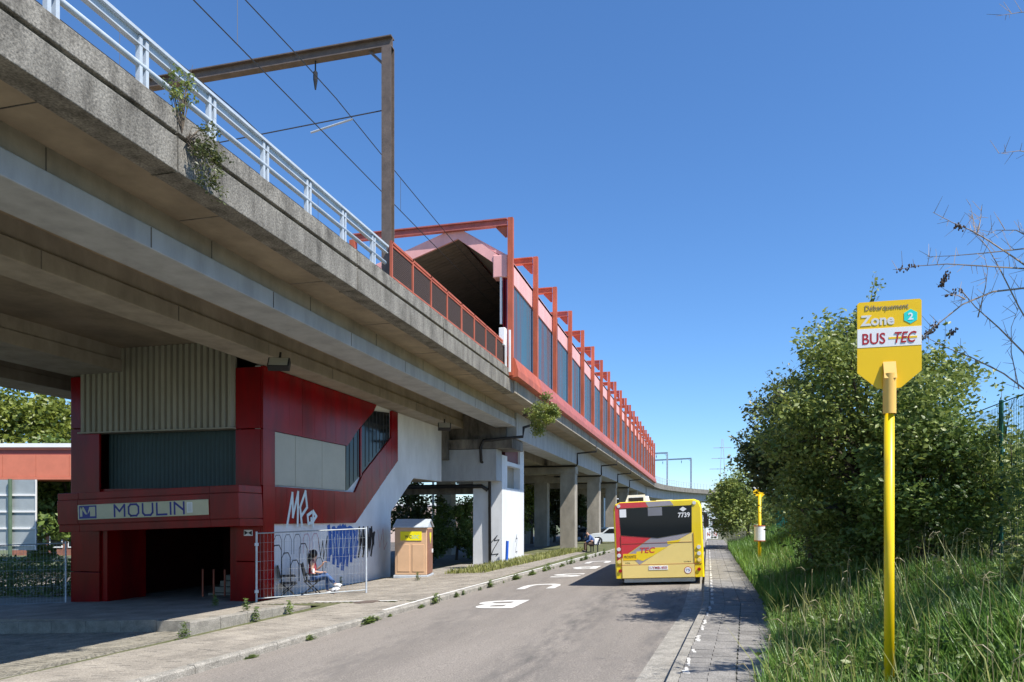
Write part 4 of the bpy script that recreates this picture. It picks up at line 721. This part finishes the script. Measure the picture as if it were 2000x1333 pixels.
# tall grass
def blades(name, P0, h, mt, parent=None, wd=.009, lean=.45):
    n = len(P0); a = rng.uniform(0,2*np.pi,n); d = np.stack([np.cos(a),np.sin(a),np.zeros(n)],1); side_ = np.stack([-np.sin(a),np.cos(a),np.zeros(n)],1); h = h[:,None]; b = rng.uniform(.1,1,n)[:,None]*lean*h; w_ = wd*rng.uniform(.6,1.5,n)[:,None]; z = np.array([[0,0,1.]])
    V = np.stack([P0-side_*w_, P0+side_*w_, P0+d*b*.25+z*h*.55-side_*w_*.8, P0+d*b*.25+z*h*.55+side_*w_*.8, P0+d*b+z*h*.95],1).reshape(-1,3); i = np.arange(n)*5
    return npmesh(name, V, np.concatenate([np.stack([i,i+1,i+3],1),np.stack([i,i+3,i+2],1),np.stack([i+2,i+3,i+4],1)]), mt, parent)
def verge_pts(n, t0, t1, w_=3.4, pw=1.0):
    t = t0+(t1-t0)*rng.random(n)**pw; e = np.array([rk(q) for q in t])+1.22-.35*np.clip((10-t)/4,0,1); s = e+w_*rng.random(n)
    return np.stack([s,t,[vz(a,b)-.03 for a,b in zip(s,t)]],1)
P_ = verge_pts(60000,3.6,14,4); cl = .55+.45*np.sin(P_[:,0]*2.3+np.sin(P_[:,1]*1.7)*2)*np.sin(P_[:,1]*2.1+1.3*P_[:,0]); g1 = blades('tall_grass', P_, rng.uniform(.14,.5,len(P_))*(.75+.5*cl), GRASS, None, .009, .7); stuff(tag(g1, 'tall green grass covering the near right verge', 'grass'))
Pw = verge_pts(2600,3.6,16,3.6); wl = np.repeat(Pw, 7, 0)+rng.normal(0,1,(2600*7,3))*np.array([.06,.06,0]); wl[:,2] += np.tile(rng.uniform(.12,.5,2600),(7,1)).T.ravel()*rng.uniform(.4,1,2600*7); V, Fc = leaves(wl, .075); stuff(tag(npmesh('broadleaf_weeds', V, Fc, LEAF_B), 'broad-leaved weeds mixed into the near right verge', 'weeds'))
P_ = verge_pts(30000,13,45,3.0,1.4); g2 = blades('tall_grass', P_, rng.uniform(.3,.75,len(P_)), GRASS, None, .014); stuff(tag(g2, 'green grass along the farther right verge', 'grass'))
P_ = verge_pts(2200,3.6,24,3.5); g3 = blades('dry_grass', P_, rng.uniform(.5,.95,len(P_)), DRYG, None, .006, .6); stuff(tag(g3, 'yellowing grass stalks mixed in the right verge', 'grass'))
P_ = verge_pts(220,3.8,20,3.2); n = len(P_); tips = MB()
for p in P_:
    hh = random.uniform(.6,.95); a = random.uniform(0,6.28); l = random.uniform(.1,.3); q = Vector(p); d = Vector((math.cos(a),math.sin(a),0)); t1 = q+d*l*.4+Vector((0,0,hh)); tips.tube([q, t1, t1+d*l*.5+Vector((0,0,.02))], [.003,.0022,.001], 3); tips.tube([t1-d*.01, t1+d*.05+Vector((0,0,.05)), t1+d*.13+Vector((0,0,.03))], [.0015,.005,.001], 4)
stuff(tag(obj('seed_grass', tips, STRAW), 'pale seeding grass stems above the right verge', 'grass'))
n = 7000; t = rng.uniform(28,50,n); s = np.array([lk(q) for q in t])-2.0-rng.random(n)*1.7; P_ = np.stack([s,t,.05*s+.09],1); stuff(tag(blades('short_grass', P_, rng.uniform(.08,.3,n), DRYG, None, .02), 'short yellow-green grass strip at the foot of the viaduct piers', 'grass'))
wm = None
ONES = 'first second third fourth fifth sixth seventh eighth ninth tenth eleventh twelfth thirteenth fourteenth fifteenth sixteenth seventeenth eighteenth nineteenth twentieth'.split()
ORD = ONES+['twenty-'+w_ for w_ in ONES[:9]]+['thirtieth']+['thirty-'+w_ for w_ in ONES[:9]]
for i in range(34):
    t = 10+36*(i/33)**.8+random.uniform(-.6,.6); s = lk(t)+random.uniform(-.02,.06); hh = random.uniform(.08,.22)*(.6 if t < 17 else 1)
    if wm is None:
        n = 90; P_ = np.stack([rng.normal(0,.05,n),rng.normal(0,.09,n),np.zeros(n)],1); V, Fc = leaves(np.concatenate([P_+np.array([0,0,.15]), P_*.8+np.array([0,0,.5]), P_[:40]*.5+np.array([0,0,.9])])+rng.normal(0,1,(220,3))*np.array([.03,.04,.16]), .1); wo_ = npmesh('weed', V, Fc, LEAF_B); wm = wo_.data; o = wo_
    else: o = link(bpy.data.objects.new('weed', wm))
    q_ = random.uniform(.5,1.5); o.location = (s,t,gz(s)+.0); o.scale = (.55*q_,random.uniform(.5,2.2)*q_,hh*1.1*q_); o.rotation_euler = (0,0,random.choice((0,3.14))+random.uniform(-.2,.2)); tag(o, ORD[i]+' weed tuft from the near end of the left gutter', 'weed', 'weeds along the left kerb')
for px, py, lab in ((360,1250,'weed at the near end of the low wall'),(420,1185,'upright weed at the dark entrance'),(500,1215,'bushy weed beside the low wall'),(480,1195,'weed on top of the terrace kerb'),(565,1200,'small weed at the far end of the low wall'),(665,1145,'tall weed against the graffiti wall'),(815,1135,'weed at the corner of the portable toilet')):
    z = 0
    for _ in range(30):
        Y = (CAMH-z)*FPX/(py-HZ); p = at(px, py, Y); z = .5*z+.5*(gz(p.x)+.1)
    o = link(bpy.data.objects.new('weed', wm)); o.location = p; o.scale = (.7,.5,.3); o.rotation_euler = (0,0,random.random()*6); tag(o, lab, 'weed')

# ---------------------------------------------------------------- chain-link fence on the right
GF = mat('green_wire', (.015,.11,.075), .5, .2, 5)
cf = thing('chain_link_fence', 'green chain-link fence behind the right verge bushes', 'fence', (4.0,0,0))
m = MB(); dd_ = .055
def vq(t, z): return Vector((0,t,z))
for i, t in enumerate(np.arange(6.0, 13.5, dd_)):
    z0 = vz(4.0,t)+.1; zz = np.arange(z0, 3.45, dd_)
    for s_ in (0,1):
        pts = [(.004*((k+s_) % 2), t+dd_*.5*(((k+s_) % 2)), z) for k, z in enumerate(zz)]
        for a, b in zip(pts, pts[1:]):
            a, b = Vector(a), Vector(b); q = Vector((0,.0055,0)); m.add([a-q,a+q,b+q,b-q], [(0,1,2,3)])
stuff(obj('wire_mesh', m, GF, cf))
m = MB()
for t in np.arange(13.5, 60, .16):
    m.bar((0,t,.9),(0,t+.0,3.4),.02,.006)
for z in np.arange(1.0, 3.45, .16): m.bar((0.01,13.5,z),(0.01,60,z),.006,.02)
stuff(obj('wire_mesh', m, GF, cf))
for t in (5.9,8.8,11.7,14.6,17.5,20.4,23.3,26.2,29.1,32,35,38,41,44,47,50): obj('post', MB().tube([(.04,t,.5),(.04,t,3.5)], .03, 8), GF, cf)
obj('top_wire', MB().tube([(0,5.9,3.45),(0,60,3.45)], .008, 5), GF, cf)

# ---------------------------------------------------------------- things behind
p = at(-60,937,40); q = at(330,937,40)
fbz = at(0,868,40).z
fb = thing('footbridge', 'orange-red covered footbridge with white coping behind the entrance', 'bridge', p)
dv = q-p; dv.z = 0; u_ = dv.normalized(); Mb = Matrix.Rotation(math.atan2(dv.y,dv.x),4,'Z'); Lb = dv.length; sal = mat('salmon_panel', (.62,.19,.115), .6, .1, 1.5)
for k in range(6): obj('side_panel', MB().box(k*Lb/6+.01,(k+1)*Lb/6-.01,0,.1,.15,1.35,Mb), sal, fb)
obj('upper_band', MB().box(0,Lb,.05,.2,1.36,1.62,Mb), pmat('dark_red_band', (.3,.07,.06)), fb); obj('upper_rail', MB().box(0,Lb,-.05,.15,1.62,1.74,Mb), sal, fb); obj('coping', MB().box(0,Lb,-.1,2.4,1.74,1.95,Mb), WHITE, fb); obj('deck', MB().box(0,Lb,-.03,2.3,0,.14,Mb), sal, fb); obj('far_side', MB().box(0,Lb,2.2,2.3,.15,1.7,Mb), sal, fb)
for x in (Lb*.05,Lb*.93): obj('support', MB().box(x-.2,x+.2,.9,1.3,-7,0,Mb), CONC, fb)
p = at(-45,1075,30); rs = thing('road_sign_back', 'large grey road sign seen from behind on a green post', 'road sign', (p.x,p.y,0), YAW); zb = p.z; AL = mat('sign_aluminium', (.42,.46,.48), .45, .12, 2, metal=.3)
for k in range(5): z0 = zb+[.0,.22,.9,1.58,2.25][k]; z1 = zb+[.2,.88,1.56,2.23,2.86][k]; obj('sign_sheet', MB().box(0,2.38,.0,.02,z0,z1), AL, rs)
for k in (.21,.89,1.57,2.24): obj('stiffener', MB().box(0,2.4,-.05,0,zb+k-.04,zb+k+.03), WHITE, rs)
obj('edge_trim', MB().box(2.38,2.42,-.04,.03,zb,zb+2.86), WHITE, rs); obj('post', MB().tube([(1.41,-.1,-1.3),(1.41,-.1,zb+2.88)], .075, 10), mat('green_post', (.10,.16,.11), .6, .2, 4), rs)
# far buildings
def building(name, label, px0, px1, pytop, Y, dep, wallm, roofm, rows, colsn, pitched=True):
    a = at(px0, HZ, Y); b = at(px1, HZ, Y); L_ = (b-a).length; h = CAMH+(HZ-pytop)/FPX*Y+1.3; o = thing(name, label, 'building', (a.x,a.y,-1.3), YAW)
    obj('wall', MB().box(0,L_,0,dep,0,h), wallm, o)
    if pitched: obj('roof', MB().prism([(-.2,-.3,h),(-.2,dep+.3,h),(-.2,dep/2,h+dep*.28)], (L_+.4,0,0)), roofm, o)
    else: obj('roof', MB().box(-.1,L_+.1,-.1,dep+.1,h,h+.25), roofm, o)
    for r_ in range(rows):
        for c_ in range(colsn):
            x = (c_+.5)*L_/colsn; z = (r_+.45)*h/rows; wv = obj('window', MB().box(x-.55,x+.55,-.06,.0,z-.1,z+1.3), WHITE, o); obj('pane', MB().box(x-.46,x+.46,-.065,-.055,z,z+1.2), GLASS_D, wv)
CRW = mat('cream_render', (.66,.56,.44), .85, .12, .6); SLATE = mat('slate_roof', (.075,.07,.075), .7, .2, 1); BRK = mat('brick_wall', (.30,.13,.09), .85, .3, 2)
building('warehouse', 'long low pale building beyond the bushes under the viaduct', 700,930,988,95,10,mat('pale_pink_render', (.66,.52,.45), .85, .1, .5),WHITE,1,7,False)
building('house', 'cream house with dark slate roof between the far piers', 1140,1172,997,110,8,CRW,SLATE,2,2); building('apartment_block', 'white apartment block left of the bus roof', 1186,1222,962,150,10,mat('white_render', (.6,.63,.66), .8, .1, .5),GALV,5,4,False)
building('brick_house', 'red brick house behind the hedge on the left', 20,200,1045,62,8,BRK,SLATE,1,5); building('low_shed', 'pale low building at the end of the right pavement', 1370,1440,1000,120,8,mat('pale_blue_render', (.45,.52,.56), .8, .1, .5),WHITE,1,4,False)
lp = thing('lamp_post', 'grey lamp post standing behind the bushes under the viaduct', 'lamp post', (*at(846,1040,48).xy,-1.2)); obj('mast', MB().tube([(0,0,0),(0,0,9)], [.1,.06], 8), GALV, lp); obj('lamp_head', MB().box(-.9,.1,-.12,.12,9,9.12), GALV, lp)
for k, (px, lab) in enumerate(((1384,'left white barrier board with orange letter beyond the bus'),(1397,'right white barrier board with orange letter beyond the bus'))):
    p = at(px,1058,64); o = thing('barrier_board', lab, 'sign', p, YAW); obj('board', MB().box(-.24,.24,0,.05,.1,1.15), WHITE, o); text('board_letter', 'N', -.13,.13,.45,.8, ORANGE, o, Matrix.Translation((0,-.001,0)), .004, .02); obj('foot', MB().box(-.24,.24,-.15,.2,-.05,.1), CONC, o)
py = thing('pylon', 'faint distant lattice electricity pylon behind the trees', 'pylon', (*at(1411,1000,420).xy,0)); PG = pmat('pale_steel', (.5,.55,.6))
for sx, sy in ((-1,-1),(1,-1),(1,1),(-1,1)): obj('leg', MB().bar((sx*2.5,sy*2.5,0),(sx*.3,sy*.3,47),.3), PG, py)
for z, w_ in ((30,7),(36,6),(42,5)): obj('cross_arm', MB().bar((-w_,0,z),(w_,0,z),.35), PG, py)
obj('lattice', MB().bar((-2.2,-2.2,4),(1.9,-1.9,12),.15).bar((2.2,-2.2,4),(-1.9,-1.9,12),.15).bar((-1.8,-1.8,14),(1.3,-1.3,24),.15).bar((1.8,-1.8,14),(-1.3,-1.3,24),.15), PG, py)
def car(label, p, rz, col):
    o = thing('parked_car', label, 'car', p, rz, 'cars parked under the viaduct'); cm = mat('car_paint', col, .25, .05, 2, coat=.6)
    pr = [(-2.1,.3),(2.1,.3),(2.12,.62),(1.95,.82),(1.0,.92),(.45,1.38),(-1.0,1.43),(-1.75,.95),(-2.1,.88)]; obj('body', MB().prism([(x,-.86,z) for x, z in pr], (0,1.72,0)), cm, o, bevel=.06)
    gl = [(.9,.95),(.42,1.33),(-.98,1.38),(-1.55,.97)]
    for y in (-.872,.864): obj('side_glass', MB().prism([(x,y,z) for x, z in gl], (0,.008,0)), GLASS_D, o)
    obj('windscreen', MB().prism([(1.02,-.7,.94),(1.02,.7,.94),(.5,.65,1.35),(.5,-.65,1.35)], (.015,0,.015)), GLASS_D, o); obj('rear_glass', MB().prism([(-1.74,-.7,.98),(-1.74,.7,.98),(-1.08,.65,1.38),(-1.08,-.65,1.38)], (-.015,0,.015)), GLASS_D, o)
    for x in (-1.3,1.3):
        for y in (-.88,.68): wh = obj('wheel', MB().tube([(x,y,.32),(x,y+.2,.32)], .32, 18), BTY, o); obj('rim', MB().tube([(x,y-.004,.32),(x,y+.204,.32)], .19, 12), GALV, wh)
    for y in (-.6,.6): obj('headlight', MB().box(2.05,2.13,y-.18,y+.18,.62,.74), WHITE, o); obj('tail_light', MB().box(-2.12,-2.06,y-.18,y+.18,.68,.84), RL, o)
for px, py, Y, rz, col, lab in ((1200,1062,64,YAW+R(170),(.75,.78,.8),'white car parked just left of the bus'),(1150,1062,78,YAW+R(10),(.02,.02,.025),'black car parked behind the man on the bench'),(1166,1062,74,YAW+R(100),(.05,.12,.22),'blue car half hidden by a pier near the bench')):
    p = at(px, py, Y); p.z = max(-.9, gz(p.x)); car(lab, p, rz, col)
